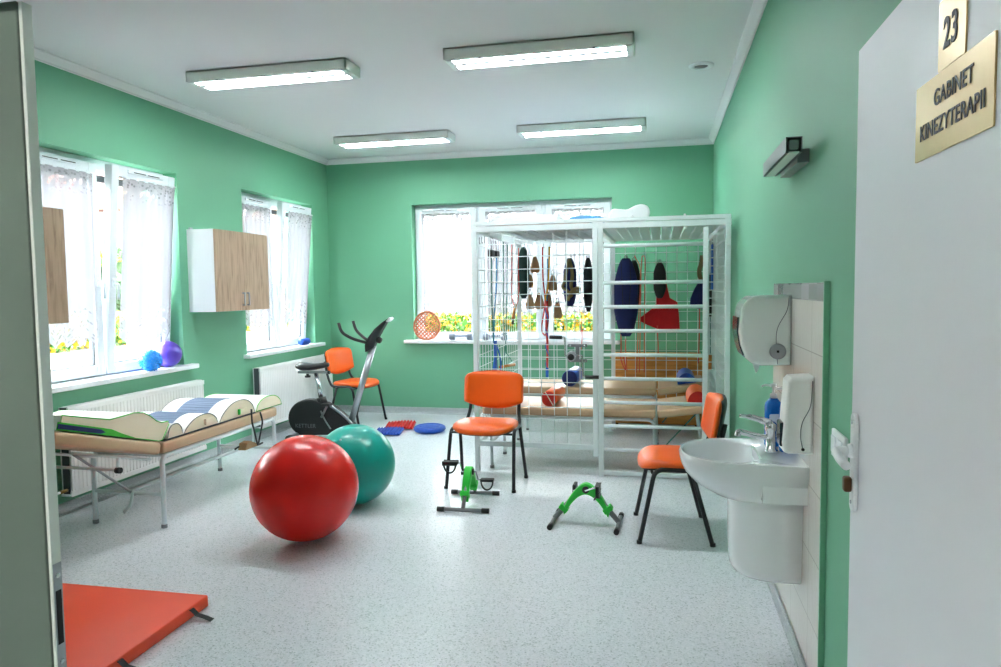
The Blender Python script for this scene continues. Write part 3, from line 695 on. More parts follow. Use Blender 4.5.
# ---------------------------------------------------------------- radiators
def radiator(label, y0, y1, z0, z1):
    t = thing('radiator', label, 'radiator', (XL, (y0 + y1) / 2, 0.0), 0, 'panel radiators'); L = y1 - y0
    f = MB(); n = int(L / 0.034); prof = []
    for k in range(n + 1):
        yy = -L / 2 + 0.01 + (L - 0.02) * k / n
        for q, d in ((0.0, 0), (0.3, 0), (0.42, -0.004), (0.58, -0.004), (0.7, 0)):
            if k < n or q == 0: prof.append((yy + q * (L - 0.02) / n, 0.108 + d))
    poly = [(x, y) for y, x in prof] + [(0.094, L / 2 - 0.01), (0.094, -L / 2 + 0.01)]
    f.prism(poly, 'z', z0 + 0.035, z1 - 0.035)
    f.box(0.094, 0.110, -L / 2, L / 2, z0, z0 + 0.036, 0.003); f.box(0.094, 0.110, -L / 2, L / 2, z1 - 0.036, z1, 0.003)
    f.build('front_panel', M_radiator, t)
    MB().box(0.03, 0.042, -L / 2, L / 2, z0, z1, 0.003).build('back_panel', M_radiator, t)
    g = MB(); g.box(0.042, 0.096, -L / 2 + 0.01, L / 2 - 0.01, z1 - 0.010, z1 + 0.004, 0.002)
    g.build('top_grille', M_radiator, t)
    for q in (-L / 2, L / 2 - 0.004): MB().box(0.042, 0.096, q, q + 0.004, z0 + 0.01, z1).build('side_cover', M_gasket, t)
    vv = MB(); vv.tube([(0.07, -L / 2 - 0.06, z0 + 0.045), (0.07, -L / 2 + 0.01, z0 + 0.045)], 0.012, 10); vv.build('valve', M_brass, t)
    pp = MB(); pp.tube(fillet([(0.07, -L / 2 - 0.06, z0 + 0.045), (0.07, -L / 2 - 0.10, z0 + 0.045), (0.07, -L / 2 - 0.10, 0.0)], 0.03), 0.009, 8); pp.tube([(0.12, -L / 2 - 0.03, z0 + 0.02), (0.06, -L / 2 - 0.03, z0 + 0.02)], 0.008, 8); pp.build('pipe', M_enamel, t)
    br = MB()
    for s in (-0.35, 0.35): br.box(0.004, 0.032, s * L - 0.015, s * L + 0.015, z0 + 0.05, z1 - 0.05)
    br.build('bracket', M_radiator, t)
    return t
radiator('white panel radiator under the window behind the massage couch', 3.96, 5.42, 0.13, 0.735)
radiator('white panel radiator under the window behind the exercise bike', 6.30, 7.90, 0.13, 0.735)

# ---------------------------------------------------------------- wall cabinets
def cabinet(label, y0, y1, z0, z1, dep):
    t = thing('wall_cabinet', label, 'wall cabinet', (XL, (y0 + y1) / 2, z0), 0, 'oak-fronted wall cabinets'); L = y1 - y0; H = z1 - z0
    MB().box(0.0, dep - 0.02, -L / 2, L / 2, 0, H, 0.001).build('body', M_white, t)
    for s in (-1, 1):
        a, b_ = (-L / 2, -0.0015) if s < 0 else (0.0015, L / 2)
        dr = MB().box(dep - 0.019, dep, a, b_, 0.002, H - 0.002, 0.001).build('door', M_oak, t)
        yy = s * 0.035
        h = MB(); h.box(dep + 0.018, dep + 0.028, yy - 0.006, yy + 0.006, 0.045, 0.165, 0.002)
        for z in (0.052, 0.158): h.box(dep, dep + 0.02, yy - 0.005, yy + 0.005, z - 0.006, z + 0.006)
        h.build('handle', M_satin, dr)
    h = MB()
    for s in (-1, 1): h.box(0, 0.012, s * (L / 2 - 0.05) - 0.02, s * (L / 2 - 0.05) + 0.02, H, H + 0.02)
    h.build('hanging_lug', M_satin, t)
cabinet('wall cabinet with two oak doors and white side on the green wall', 5.41, 6.24, 1.325, 2.035, 0.275)
cabinet('oak-fronted wall cabinet cut off by the door leaf, in front of the near window', 3.02, 3.835, 1.31, 2.035, 0.275)

# ---------------------------------------------------------------- chairs
def chair(label, loc, rz):
    t = thing('visitor_chair', label, 'chair', loc, rz, 'orange visitor chairs')
    # seat pad : local front is -y
    rs = []
    def seat_ring(z, sx, sy, dip):
        pts = []
        for k in range(40):
            a = 2 * pi * k / 40
            c, s = cos(a), sin(a); n_ = 3.6
            q = (abs(c) ** n_ + abs(s) ** n_) ** (-1 / n_)
            x, y = 0.243 * q * c * sx, 0.215 * q * s * sy
            if y > 0: x *= 1 - 0.10 * (y / 0.215)
            zz = z - dip * max(0, (-y - 0.10) / 0.115) ** 2 + 0.006 * (x / 0.235) ** 2
            pts.append((x, y, zz))
        return pts
    MB().loft([seat_ring(z, s, s, d) for z, s, d in ((0.428, 0.88, 0.018), (0.432, 0.97, 0.022), (0.445, 1.0, 0.026), (0.462, 0.99, 0.028), (0.474, 0.93, 0.026), (0.479, 0.80, 0.022), (0.481, 0.4, 0.0))]).build('seat', M_orange, t)
    MB().loft([seat_ring(z, s, s, d) for z, s, d in ((0.415, 0.80, 0.016), (0.418, 0.92, 0.018), (0.430, 0.93, 0.018))]).build('seat_shell', M_black, t)
    # backrest, curved about the vertical, leaning back
    def back(off, grow, depth_front, depth_back, name, m):
        nx, nz = 28, 22; ringsF = []
        b = MB(); F = []; B = []
        for j in range(nz + 1):
            rowF = []; rowB = []
            for i in range(nx + 1):
                u = -1 + 2 * i / nx; v = j / nz
                zlo = 0.545 + 0.055 * u * u - 0.004; zhi = 0.842 - 0.012 * u * u
                # round the top corners, less so the bottom ones
                hw = 0.243 + grow
                e = max(0.0, (v - 0.74) / 0.26); hw -= 0.066 * (1 - math.sqrt(max(0.0, 1 - e * e)))
                e2 = max(0.0, (0.18 - v) / 0.18); hw -= 0.008 * (1 - math.sqrt(max(0.0, 1 - e2 * e2)))
                x = u * hw
                zhi2 = zhi
                z = zlo - grow * 0.5 + (zhi2 - zlo + grow) * v
                edge = min(1 - abs(u), 1.0) * 6; ev = min(v, 1 - v) * 7
                th = min(1.0, edge, ev); th = max(0, th) ** 0.5
                y0 = 0.235 + (z - 0.55) * 0.17 - 0.045 * (u * u) + off
                rowF.append(b.bm.verts.new((x, y0 - depth_front * th, z))); rowB.append(b.bm.verts.new((x, y0 + depth_back * th, z)))
            F.append(rowF); B.append(rowB)
        for j in range(nz):
            for i in range(nx):
                b.face([F[j][i], F[j][i + 1], F[j + 1][i + 1], F[j + 1][i]], True); b.face([B[j][i], B[j + 1][i], B[j + 1][i + 1], B[j][i + 1]], True)
        bmesh.ops.remove_doubles(b.bm, verts=b.bm.verts[:], dist=0.0004)
        return b.build(name, m, t)
    back(0.0, 0.0, 0.026, 0.012, 'backrest', M_orange)
    back(0.018, -0.006, 0.004, 0.014, 'backrest_shell', M_black)
    for s in (-1, 1):
        f = MB(); f.tube(fillet([(s * 0.260, -0.215, 0.0), (s * 0.246, -0.125, 0.437), (s * 0.222, 0.17, 0.425), (s * 0.200, 0.235, 0.52), (s * 0.198, 0.275, 0.70)], 0.055, 6), 0.0135, 10)
        f.build('front_leg_and_back_post', M_blackmetal, t)
        f = MB(); f.tube([(s * 0.243, 0.085, 0.425), (s * 0.264, 0.200, 0.0)], 0.0135, 10); f.build('rear_leg', M_blackmetal, t)
        for y in (-0.215, 0.200): MB().lathe([(0.0165, 0.0), (0.0165, 0.018), (0.0145, 0.02)], 10, Matrix.Translation((s * 0.262, y, 0))).build('foot_cap', M_black, t)
    f = MB(); f.tube([(-0.24, -0.14, 0.415), (0.24, -0.14, 0.415)], 0.009, 8); f.tube([(-0.228, 0.11, 0.412), (0.228, 0.11, 0.412)], 0.009, 8); f.build('cross_bar', M_blackmetal, t)
    return t
ch = chair('orange visitor chair in the middle of the room facing the camera', (-1.300, 5.25, 0), R(-2))
dup(ch, (-3.36, 7.45, 0), R(78), 'orange visitor chair in the back corner behind the exercise bike')
dup(ch, (0.08, 4.42, 0), R(-86), 'orange visitor chair beside the washbasin seen from its side')

# ---------------------------------------------------------------- gym balls
def gymball(label, x, y, r, m, valve_dir, name='gym_ball'):
    t = thing(name, label, 'exercise ball', (x, y, 0), 0, None)
    b = MB(); b.sphere((0, 0, r), r, 64, 40, (1, 1, 0.985))
    b.build('ball', m, t)
    v = Vector(valve_dir).normalized()
    MB().lathe([(0.008, -0.004), (0.008, 0.002), (0.005, 0.003), (0, 0.003)], 12, axisM(Vector((0, 0, r)) + v * r * 0.99, v)).build('valve', M_white, t)
gymball('large red exercise ball at the front of the floor', -2.082, 3.845, 0.318, M_redball, (-0.86, -0.5, 0.02))
gymball('teal exercise ball behind the large red ball', -2.088, 4.575, 0.281, M_teal, (-0.05, -0.6, 0.68))

# ---------------------------------------------------------------- pedal exercisers
def pedal_ex(label, loc, rz, crank, hanging=False):
    t = thing('pedal_exerciser', label, 'pedal exerciser', loc, rz, 'green mini pedal exercisers')
    hy = 0.205
    for s in (-1, 1):
        f = MB(); f.tube([(-0.165, s * hy, 0.017), (0.165, s * hy, 0.017)], 0.0135, 12); fb = f.build('foot_bar', M_greytube, t)
        for q in (-1, 1): MB().tube([(q * 0.128, s * hy, 0.017), (q * 0.178, s * hy, 0.017)], 0.017, 12).build('end_cap', M_black, fb)
        g = MB(); g.tube([(0, s * hy, 0.022), (0, s * 0.10, 0.145)], 0.017, 10, flat=0.8); g.build('strut', M_greytube, t)
    # arched housing : profile in y,z extruded in x
    up = []; lo = []
    for k in range(25):
        u = -1 + 2 * k / 24
        y = u * 0.150
        zt = 0.262 - 0.175 * abs(u) ** 1.75 ; zb = 0.196 - 0.140 * abs(u) ** 1.9 - 0.004
        up.append((y, zt)); lo.append((y * 0.93, zb))
    MB().prism(up + lo[::-1], 'x', -0.026, 0.026, 0.006).build('housing', M_green, t)
    for s in (-1, 1):
        Mx = Matrix.Translation((0, s * 0.138, 0.098)) @ Matrix.Rotation(s * R(-40), 4, 'X')
        MB().box(-0.031, 0.031, -0.012, 0.022, -0.03, 0.03, 0.006, M=Matrix.Translation((0, s * 0.140, 0.098)) @ Matrix.Rotation(-s * R(52), 4, 'X')).build('clamp_collar', M_green, t)
    MB().lathe([(0.022, -0.034), (0.022, 0.034)], 16, axisM((0, 0, 0.225), (1, 0, 0))).build('hub', M_black, t)
    for s in (-1, 1):
        a = crank + (0 if s < 0 else pi)
        e = Vector((s * 0.05, 0.095 * cos(a), 0.225 + 0.095 * sin(a)))
        c = MB(); c.tube(fillet([(s * 0.03, 0, 0.225), (s * 0.05, 0, 0.225), e, e + Vector((s * 0.02, 0, 0))], 0.008), 0.0055, 8); c.build('crank', M_steel, t)
        p = MB(); hy_, z0_, z1_ = (0.011, -0.040, 0.030) if hanging else (0.026, -0.010, 0.010)
        p.box(e.x + s * 0.02 - 0.0, e.x + s * 0.115, e.y - hy_, e.y + hy_, e.z + z0_, e.z + z1_, 0.005); po = p.build('pedal', M_black, t)
        st = MB(); xs = e.x + s * 0.068
        arc = [(xs + 0.042 * cos(q), e.y + (-0.010 + 0.03 * sin(q) if hanging else -0.016), e.z - 0.004 - (0.055 if hanging else 0.062) * sin(q)) for q in [pi * k / 12 for k in range(13)]]
        st.tube(arc, 0.006, 6, flat=2.2); st.build('strap', M_black, po)
    return t
pe = pedal_ex('green pedal exerciser in front of the middle chair', (-1.30, 4.72, 0), R(3), R(130))
pedal_ex('green arched pedal exerciser standing alone between cage and washbasin', (-0.455, 4.44, 0), R(88), R(160), True)

# ---------------------------------------------------------------- red mat, sensory mats, disc
t = thing('exercise_mat', 'red folding exercise mat on the floor by the door', 'mat', (-2.10, 2.915, 0), R(1.0))
MB().box(-1.35, 0, -1.35, 0.0, 0.002, 0.058, 0.007, 3).build('mat', M_redmat, t)
for y in (-0.13, -0.585):
    q = MB(); q.loft([[(-0.01, y - 0.014, z), (-0.01, y + 0.014, z), (-0.01, y + 0.014, z + 0.003), (-0.01, y - 0.014, z + 0.003)] if i == 0 else [(x, y - 0.014, z), (x, y + 0.014, z), (x, y + 0.014, z + 0.003), (x, y - 0.014, z + 0.003)] for i, (x, z) in enumerate(((-0.01, 0.045), (0.006, 0.044), (0.03, 0.022), (0.07, 0.014), (0.105, 0.003)))], smooth=False)
    q.build('strap', M_blackfab, t)
def spikymat(label, m, cx, cy, w, d, rz, wav):
    b = MB(); nx, ny = 16, 16; V = []
    f = lambda x, y: 0.02 + wav * (sin(x * 14 + 1) * 0.5 + sin(y * 17) * 0.5 + 0.6)
    for s_ in (0, 1):
        for i in range(nx + 1):
            for j in range(ny + 1):
                x = -w / 2 + w * i / nx; y = -d / 2 + d * j / ny; V.append(b.bm.verts.new((x, y, f(x, y) - (0.014 if s_ == 0 else 0))))
    n1 = (nx + 1) * (ny + 1); idx = lambda s_, i, j: V[s_ * n1 + i * (ny + 1) + j]
    for i in range(nx):
        for j in range(ny):
            b.face([idx(1, i, j), idx(1, i + 1, j), idx(1, i + 1, j + 1), idx(1, i, j + 1)], True); b.face([idx(0, i, j), idx(0, i, j + 1), idx(0, i + 1, j + 1), idx(0, i + 1, j)], True)
    for i in range(nx):
        for j in (0, ny): b.face([idx(0, i, j), idx(0, i + 1, j), idx(1, i + 1, j), idx(1, i, j)])
    for j in range(ny):
        for i in (0, nx): b.face([idx(0, i, j), idx(0, i, j + 1), idx(1, i, j + 1), idx(1, i, j)])
    for i in range(9):
        for j in range(9):
            x = -w / 2 + w * (i + 0.5) / 9; y = -d / 2 + d * (j + 0.5) / 9
            b.lathe([(0.012, 0), (0.009, 0.008), (0.003, 0.018), (0, 0.019)], 7, Matrix.Translation((x, y, f(x, y) - 0.001)))
    o = b.build('spiky_sensory_mat', m); o.location = (cx, cy, 0.0); o.rotation_euler = (0, 0, rz); return tag(o, label, 'mat', 'spiky floor mats')
spikymat('red spiky sensory mat on the floor near the back wall', M_redrub, -2.755, 7.22, 0.31, 0.32, R(12), 0.014)
spikymat('blue spiky sensory mat lying against the red one', M_blue, -2.76, 6.89, 0.28, 0.26, R(8), 0.012)
t = thing('balance_cushion', 'blue round balance cushion on the floor beside the spiky mats', 'balance cushion', (-2.365, 7.06, 0))
MB().lathe([(0, 0.004), (0.13, 0.0), (0.155, 0.012), (0.17, 0.032), (0.162, 0.055), (0.14, 0.066), (0.135, 0.062), (0.08, 0.070), (0, 0.072)], 40).build('cushion', M_blue, t)
rr = MB()
for r_ in (0.04, 0.075, 0.11): rr.tube([(r_ * cos(a), r_ * sin(a), 0.071 - r_ * 0.035) for a in [2 * pi * k / 28 for k in range(28)]], 0.003, 5, closed=True)
rr.build('raised_rings', M_blue, t)

# ---------------------------------------------------------------- things on the sills
def smallball(name, label, x, y, z, r, m, spikes):
    b = MB(); b.sphere((0, 0, r), r, 40, 24)
    if spikes:
        for k in range(150):
            ph = math.acos(1 - 2 * (k + 0.5) / 150); th = pi * (1 + 5 ** 0.5) * k
            d = Vector((cos(th) * sin(ph), sin(th) * sin(ph), cos(ph)))
            if d.z < -0.93: continue
            b.lathe([(0.006, -0.002), (0.004, 0.005), (0.0, 0.0085)], 6, axisM(Vector((0, 0, r)) + d * r, d))
    o = b.build(name, m); o.location = (x, y, z); return tag(o, label, 'ball')
smallball('spiky_massage_ball', 'sky-blue spiky massage ball on the near window sill', -3.935, 4.86, 0.88, 0.082, M_blueball, True)
smallball('exercise_ball', 'small purple ball on the near window sill beside the blue one', -3.985, 5.13, 0.88, 0.108, M_purple, False)
t = thing('foam_roller', 'small blue hand roller lying on the window sill above the radiator', 'roller', (-3.97, 7.42, 0.88), R(90))
MB().lathe([(0.0, -0.09), (0.03, -0.09), (0.036, -0.082), (0.036, 0.082), (0.03, 0.09), (0, 0.09)], 24, axisM((0, 0, 0.036), (1, 0, 0))).build('roller', M_blue, t)
rg = MB()
for k in range(7): rg.tube([(-0.066 + 0.022 * k, 0.036 * cos(a), 0.036 + 0.036 * sin(a)) for a in [2 * pi * j / 20 for j in range(20)]], 0.0022, 5, closed=True)
rg.build('ridges', M_blue, t)
t = thing('hand_exerciser_web', 'copper-coloured round hand exercise web leaning on the back window sill', 'hand exerciser', (-2.71, 8.03, 0.893), R(-4))
t.rotation_euler = (R(-7), 0, R(-4))
rg = MB(); rg.tube([(0.163 * cos(a), 0, 0.172 + 0.163 * sin(a)) for a in [2 * pi * k / 40 for k in range(40)]], 0.013, 8, closed=True); rg.build('rim', M_copper, t)
wb = MB(); n = 4
for k in range(-n, n + 1):
    c = k * 0.034; L = math.sqrt(max(0, 0.158 ** 2 - c * c))
    for a in (R(45), R(-45)):
        d = Vector((cos(a), 0, sin(a))); p = Vector((-sin(a), 0, cos(a)))
        wb.tube([p * c - d * L + Vector((0, 0, 0.172)), p * c + d * L + Vector((0, 0, 0.172))], 0.0075, 4)
wb.build('web', M_copper, t)
def dumbbell(label, x, y, z):
    t = thing('dumbbell', label, 'dumbbell', (x, y, z), R(2), 'grey dumbbells on the back sill')
    MB().tube([(-0.075, 0, 0.05), (0.075, 0, 0.05)], 0.016, 12).build('handle', M_grey, t)
    for s in (-1, 1): MB().lathe([(0.0, 0), (0.044, 0), (0.05, 0.007), (0.05, 0.06), (0.042, 0.07), (0, 0.07)], 6, axisM((s * 0.072, 0, 0.0435), (s, 0, 0)) @ Matrix.Rotation(R(30), 4, 'Z')).build('weight', M_grey, t)
dumbbell('grey dumbbell on the back sill beside the round web', -2.285, 8.05, 0.892); dumbbell('grey dumbbell on the back sill seen through the cage mesh', -1.87, 8.05, 0.892)

# ---------------------------------------------------------------- massage couch on the left
CX0, CX1 = -3.63, -3.065; CY0, CY1 = 3.86, 5.24; CT = 0.55
t = thing('treatment_couch', 'beige treatment couch with white tube legs carrying the massage mat', 'treatment couch', (-3.35, 4.4, 0))
o_ = Vector((3.35, -4.4, 0))
TM = Matrix.Translation(o_)
MB().box(CX0, CX1, CY0 + 0.005, CY1, CT - 0.075, CT, 0.018, 3).build('couch_pad', M_beige, t, M=TM)
TILT = R(16.5)
FM = TM @ Matrix.Translation((0, CY0, CT)) @ Matrix.Rotation(-TILT, 4, 'X')
MB().box(CX0, CX1, -0.84, -0.003, -0.075, 0.0, 0.018, 3).build('head_section', M_beige, t, M=FM)
for sx in (CX0 + 0.03, CX1 - 0.02):
    f = MB(); f.tube(fillet([(sx, CY0 + 0.01, 0.0), (sx, CY0 + 0.015, CT - 0.092), (sx, CY1 - 0.03, CT - 0.092), (sx, CY1 - 0.02, 0.0)], 0.05), 0.0155, 10); f.build('leg_frame', M_enamel, t, M=TM)
for (x, y) in ((CX0 + 0.03, CY0 + 0.01), (CX1 - 0.02, CY0 + 0.01), (CX0 + 0.03, CY1 - 0.02), (CX1 - 0.02, CY1 - 0.02)):
    MB().lathe([(0.019, 0), (0.019, 0.02), (0.0165, 0.024)], 12, Matrix.Translation((x, y, 0))).build('foot_cap', M_greytube, t, M=TM)
f = MB()
for y in (CY0 + 0.012, CY1 - 0.022): f.tube([(CX0 + 0.03, y, 0.215), (CX1 - 0.02, y, 0.215)], 0.0125, 8)
f.tube([(-3.35, CY0 + 0.012, 0.215), (-3.35, CY1 - 0.022, 0.215)], 0.0125, 8)
f.tube([(CX0 + 0.03, CY0 + 0.05, CT - 0.092), (CX1 - 0.02, CY0 + 0.05, CT - 0.092)], 0.0125, 8); f.tube([(CX0 + 0.03, CY1 - 0.08, CT - 0.092), (CX1 - 0.02, CY1 - 0.08, CT - 0.092)], 0.0125, 8)
f.build('cross_bar', M_enamel, t, M=TM)
# tilting head frame, prop and roll bar
f = MB(); f.tube([(CX1 - 0.08, CY0 - 0.02, CT - 0.105), (CX1 - 0.08, CY0 - 0.62, CT + 0.075)], 0.009, 8); f.tube([(CX0 + 0.08, CY0 - 0.02, CT - 0.105), (CX0 + 0.08, CY0 - 0.62, CT + 0.075)], 0.009, 8)
f.build('head_frame', M_enamel, t, M=TM)
f = MB(); f.tube([(-3.42, CY0 - 0.33, CT - 0.01), (-3.30, CY0 + 0.02, 0.20)], 0.008, 8); f.build('prop_rod', M_satin, t, M=TM)
f = MB(); f.tube(fillet([(-3.30, CY0 + 0.0, 0.235), (-3.29, CY0 - 0.03, 0.15), (-3.34, CY0 - 0.04, 0.10)], 0.02), 0.012, 8, flat=0.5); f.build('prop_catch', M_enamel, t, M=TM)
f = MB(); f.tube(fillet([(-3.9, CY0 - 0.42, 0.485), (-3.035, CY0 - 0.42, 0.485), (-3.025, CY0 - 0.42, 0.56)], 0.012), 0.0095, 8); f.build('roll_bar', M_enamel, t, M=TM)
f = MB(); f.tube([(-3.04, CY0 - 0.425, 0.485), (-3.01, CY0 - 0.425, 0.485)], 0.018, 12); f.build('bar_knob', M_black, t, M=TM)
# massage mat with humps
mm = thing('massage_mat', 'cream and white massage mat with padded humps lying on the beige couch', 'massage mat', (-3.35, 4.4, CT))
MO = Matrix.Translation((3.35, -4.4, -CT))
MX0, MX1 = CX0 + 0.03, CX1 - 0.012
def hump(ys, top, rot=None, piping=M_greypipe, panel=True, box=None):
    pts = top
    poly = [(y, z) for y, z in pts]
    Mh = MO if rot is None else MO @ rot
    # cover (white) and the two cream side cheeks
    core = MB(); core.prism(poly, 'x', MX0 + 0.006, MX1 - 0.006); co = core.build('pad_cover', M_matwhite, mm, M=Mh)
    for p in co.data.polygons: p.use_smooth = False
    for a, b_ in ((MX1 - 0.007, MX1), (MX0, MX0 + 0.007)):
        q = MB(); q.prism(poly, 'x', a, b_); q.build('pad_side', M_cream, mm, M=Mh)
    for xx in (MX1, MX0): MB().tube([(xx, y, z) for y, z in poly], 0.0032, 6, closed=True).build('piping', piping, mm, M=Mh)
    if panel:
        b = MB(); ns = [p for p in poly if p[1] > min(z for _, z in poly) + 0.012]
        rows = [[(MX0 + 0.13, y, z + 0.002) for y, z in ns], [(MX1 - 0.13, y, z + 0.002) for y, z in ns]]
        b.loft(rows, closed=False); b.build('mesh_panel', M_bluegrey, mm, M=Mh)
        rb = MB()
        for i in range(len(ns) - 1):
            (ya, za), (yb, zb) = ns[i], ns[i + 1]
            rb.tube([(MX0 + 0.132, (ya + yb) / 2, (za + zb) / 2 + 0.003), (MX1 - 0.132, (ya + yb) / 2, (za + zb) / 2 + 0.003)], 0.003, 4)
        rb.build('panel_rib', M_bluegrey, mm, M=Mh)
    return Mh
def arch(y0, y1, h, skew=0.0, n=16, z0=CT + 0.0105, pw=2.2):
    out = [(y0, z0)]
    for k in range(1, n):
        u = k / n; a = (1 - abs(2 * (u ** (1 + skew)) - 1) ** pw) ** (1 / 1.7)
        out.append((y0 + (y1 - y0) * u, z0 + h * a))
    out.append((y1, z0)); return out
hump(None, arch(3.925, 4.075, 0.085, pw=2.6))
hump(None, arch(4.085, 4.46, 0.095, 0.25))
hump(None, arch(4.475, 4.93, 0.125, 0.25))
hump(None, arch(4.95, 5.33, 0.095, 0.0, pw=2.4), piping=M_pipe, panel=False)
for (y, m_) in ((4.30, M_cream), (4.70, M_green)):
    b = MB(); b.box(MX1, MX1 + 0.016, y, y + 0.105, CT + 0.035, CT + 0.07, 0.003); b.build('control_pocket', M_cream, mm, M=MO)
    b = MB(); b.box(MX1 + 0.004, MX1 + 0.02, y - 0.004, y + 0.012, CT + 0.030, CT + 0.072, 0.003); b.build('pocket_tab', m_, mm, M=MO)
rot = Matrix.Translation((0, CY0, CT)) @ Matrix.Rotation(-TILT, 4, 'X')
top = [(-0.80, 0.010), (-0.80, 0.085), (-0.60, 0.092), (-0.46, 0.098), (-0.36, 0.130), (-0.28, 0.158), (-0.20, 0.168), (-0.13, 0.155), (-0.07, 0.132), (-0.02, 0.126), (0.035, 0.142), (0.05, 0.125), (0.01, 0.020), (-0.02, 0.010)]
hump(None, top, rot, M_pipe, False)
fr = MB(); fr.prism([(-0.82, 0.006), (-0.20, 0.008), (-0.36, 0.030), (-0.44, 0.046), (-0.82, 0.048)], 'x', MX1 - 0.001, MX1 + 0.005); fr.build('green_side_panel', M_pipe, mm, M=MO @ rot)
fr = MB(); fr.prism([(-0.82, 0.013), (-0.52, 0.013), (-0.48, 0.024), (-0.52, 0.037), (-0.82, 0.039)], 'x', MX1 + 0.004, MX1 + 0.007); fr.build('navy_side_panel', M_navy, mm, M=MO @ rot)
rb = MB()
for k in range(7): rb.tube([(MX0 + 0.06 + k * 0.065, -0.78, 0.078), (MX0 + 0.06 + k * 0.065, -0.43, 0.081)], 0.006, 6)
rb.build('padded_rib', M_matwhite, mm, M=MO @ rot)
b = MB(); b.box(MX0, MX1, 3.90, 4.94, CT + 0.001, CT + 0.0065, 0.001); b.build('base_sheet', M_black, mm, M=MO)
# controller hanging in its strap under the couch
t = thing('hand_controller', 'tan pouch hanging in black straps from the far end of the couch', 'controller', (CX1 + 0.012, 4.86, 0.30))
MB().prism([(-0.09, -0.005), (0.08, -0.005), (0.08, 0.012), (-0.01, 0.050), (-0.07, 0.045)], 'y', -0.035, 0.035, 0.006, M=Matrix.Rotation(R(90), 4, 'Z') @ Matrix.Translation((0, 0.045, 0))).build('pouch', M_sand, t)
f = MB(); f.tube(fillet([(0.004, -0.02, 0.30), (0.012, -0.03, 0.2), (0.0, 0.06, -0.005), (0.012, 0.12, 0.18), (0.004, 0.10, 0.255)], 0.03), 0.006, 6, flat=1.5); f.build('strap', M_black, t)
f = MB(); f.tube(catmull([(-0.10, -0.10, -0.0), (-0.07, -0.07, 0.02), (-0.06, 0.0, -0.008), (-0.03, 0.09, -0.006), (-0.02, 0.16, 0.0)], 5), 0.007, 6); f.build('cable', M_black, t)

# ---------------------------------------------------------------- exercise bike
BK = Vector((-3.32, 6.62, 0))
t = thing('exercise_bike', 'black upright exercise bike with silver post by the back corner', 'exercise bike', BK, R(4))
def P(x, z): return (x - BK.x, z)
prof = [P(-3.49 + 0.22 * cos(a), 0.20 + 0.195 * sin(a)) for a in [R(q) for q in range(60, 262, 12)]] + [P(-3.40, 0.03), P(-3.08, 0.04), P(-2.99, 0.07), P(-3.0, 0.12), P(-3.10, 0.22), P(-3.22, 0.315), P(-3.30, 0.36)]
MB().prism(prof, 'y', -0.065, 0.065, 0.022, seg=3).build('flywheel_casing', M_black, t)
tr = MB(); tr.tube(catmull([(P(-3.25, 0)[0], -0.060, 0.335), (P(-3.13, 0)[0], -0.060, 0.250), (P(-3.04, 0)[0], -0.060, 0.165), (P(-2.99, 0)[0], -0.060, 0.10)], 6), 0.014, 8, flat=0.6); tr.build('silver_trim', M_satin, t)
tr = MB(); tr.tube(catmull([(P(-3.35, 0)[0], -0.072, 0.285), (P(-3.31, 0)[0], -0.076, 0.20), (P(-3.25, 0)[0], -0.07, 0.10)], 6), 0.008, 8); tr.build('resistance_lever', M_satin, t)
to = plate_text('KETTLER', 0.056, 0, 0, t, 'lettering', M_silverink, 0.0); to.location = (P(-3.52, 0)[0], -0.0665, 0.125); to.rotation_euler = (pi / 2, 0, 0); to.scale = (0.95, 1, 1)
MB().tube([(P(-3.09, 0)[0], 0, 0.07), (P(-2.805, 0)[0], 0, 0.94)], 0.033, 14, flat=0.8).build('front_post', M_satin, t)
cn_ = MB(); cn_.loft([[(P(cx + dx, 0)[0], w_, cz + dz) for dx, w_, dz in ((-th, -hw, -th * 0.6), (-th, hw, -th * 0.6), (th, hw, th * 0.6), (th, -hw, th * 0.6))] for cx, cz, th, hw in ((-2.835, 0.90, 0.040, 0.045), (-2.815, 0.98, 0.056, 0.07), (-2.775, 1.06, 0.056, 0.085), (-2.715, 1.14, 0.045, 0.085), (-2.655, 1.195, 0.030, 0.075), (-2.63, 1.21, 0.016, 0.065))], smooth=True)
cn_.build('console', M_black, t)
MB().box(-0.012, 0.014, -0.06, 0.06, -0.025, 0.03, 0.008, M=Matrix.Translation((P(-2.63, 0)[0], 0, 1.20)) @ Matrix.Rotation(R(50), 4, 'Y')).build('display_cap', M_white, t)
kb = MB(); kb.lathe([(0.0, -0.01), (0.03, -0.01), (0.034, 0.0), (0.03, 0.028), (0, 0.03)], 14, axisM((P(-2.745, 0)[0], -0.02, 1.0), (0.8, -0.2, -0.3))); kb.build('tension_knob', M_black, t)
for s in (-1, 1):
    h = MB(); h.tube(fillet([(P(-2.84, 0)[0], s * 0.04, 0.965), (P(-2.97, 0)[0], s * 0.15, 1.02), (P(-3.06, 0)[0], s * 0.20, 1.085), (P(-3.085, 0)[0], s * 0.20, 1.18)], 0.05), 0.016, 10); h.build('handlebar', M_black, t)
sd = MB()
def seat_ring(f, w_, z, th): return [(f + 0 * a, w_ * cos(a), z + th * sin(a)) for a in [2 * pi * k / 16 for k in range(16)]]
sd.loft([seat_ring(x, w_, z, th) for x, w_, z, th in ((-0.30, 0.03, 0.735, 0.012), (-0.275, 0.10, 0.735, 0.032), (-0.22, 0.125, 0.725, 0.04), (-0.14, 0.11, 0.722, 0.035), (-0.07, 0.06, 0.73, 0.03), (0.0, 0.04, 0.742, 0.028), (0.035, 0.03, 0.745, 0.022), (0.045, 0.012, 0.745, 0.01))], smooth=True)
sd.build('saddle', M_black, t)
sl = MB(); sl.box(-0.29, 0.03, -0.018, 0.018, 0.655, 0.68, 0.003); sl.build('saddle_rail', M_satin, t)
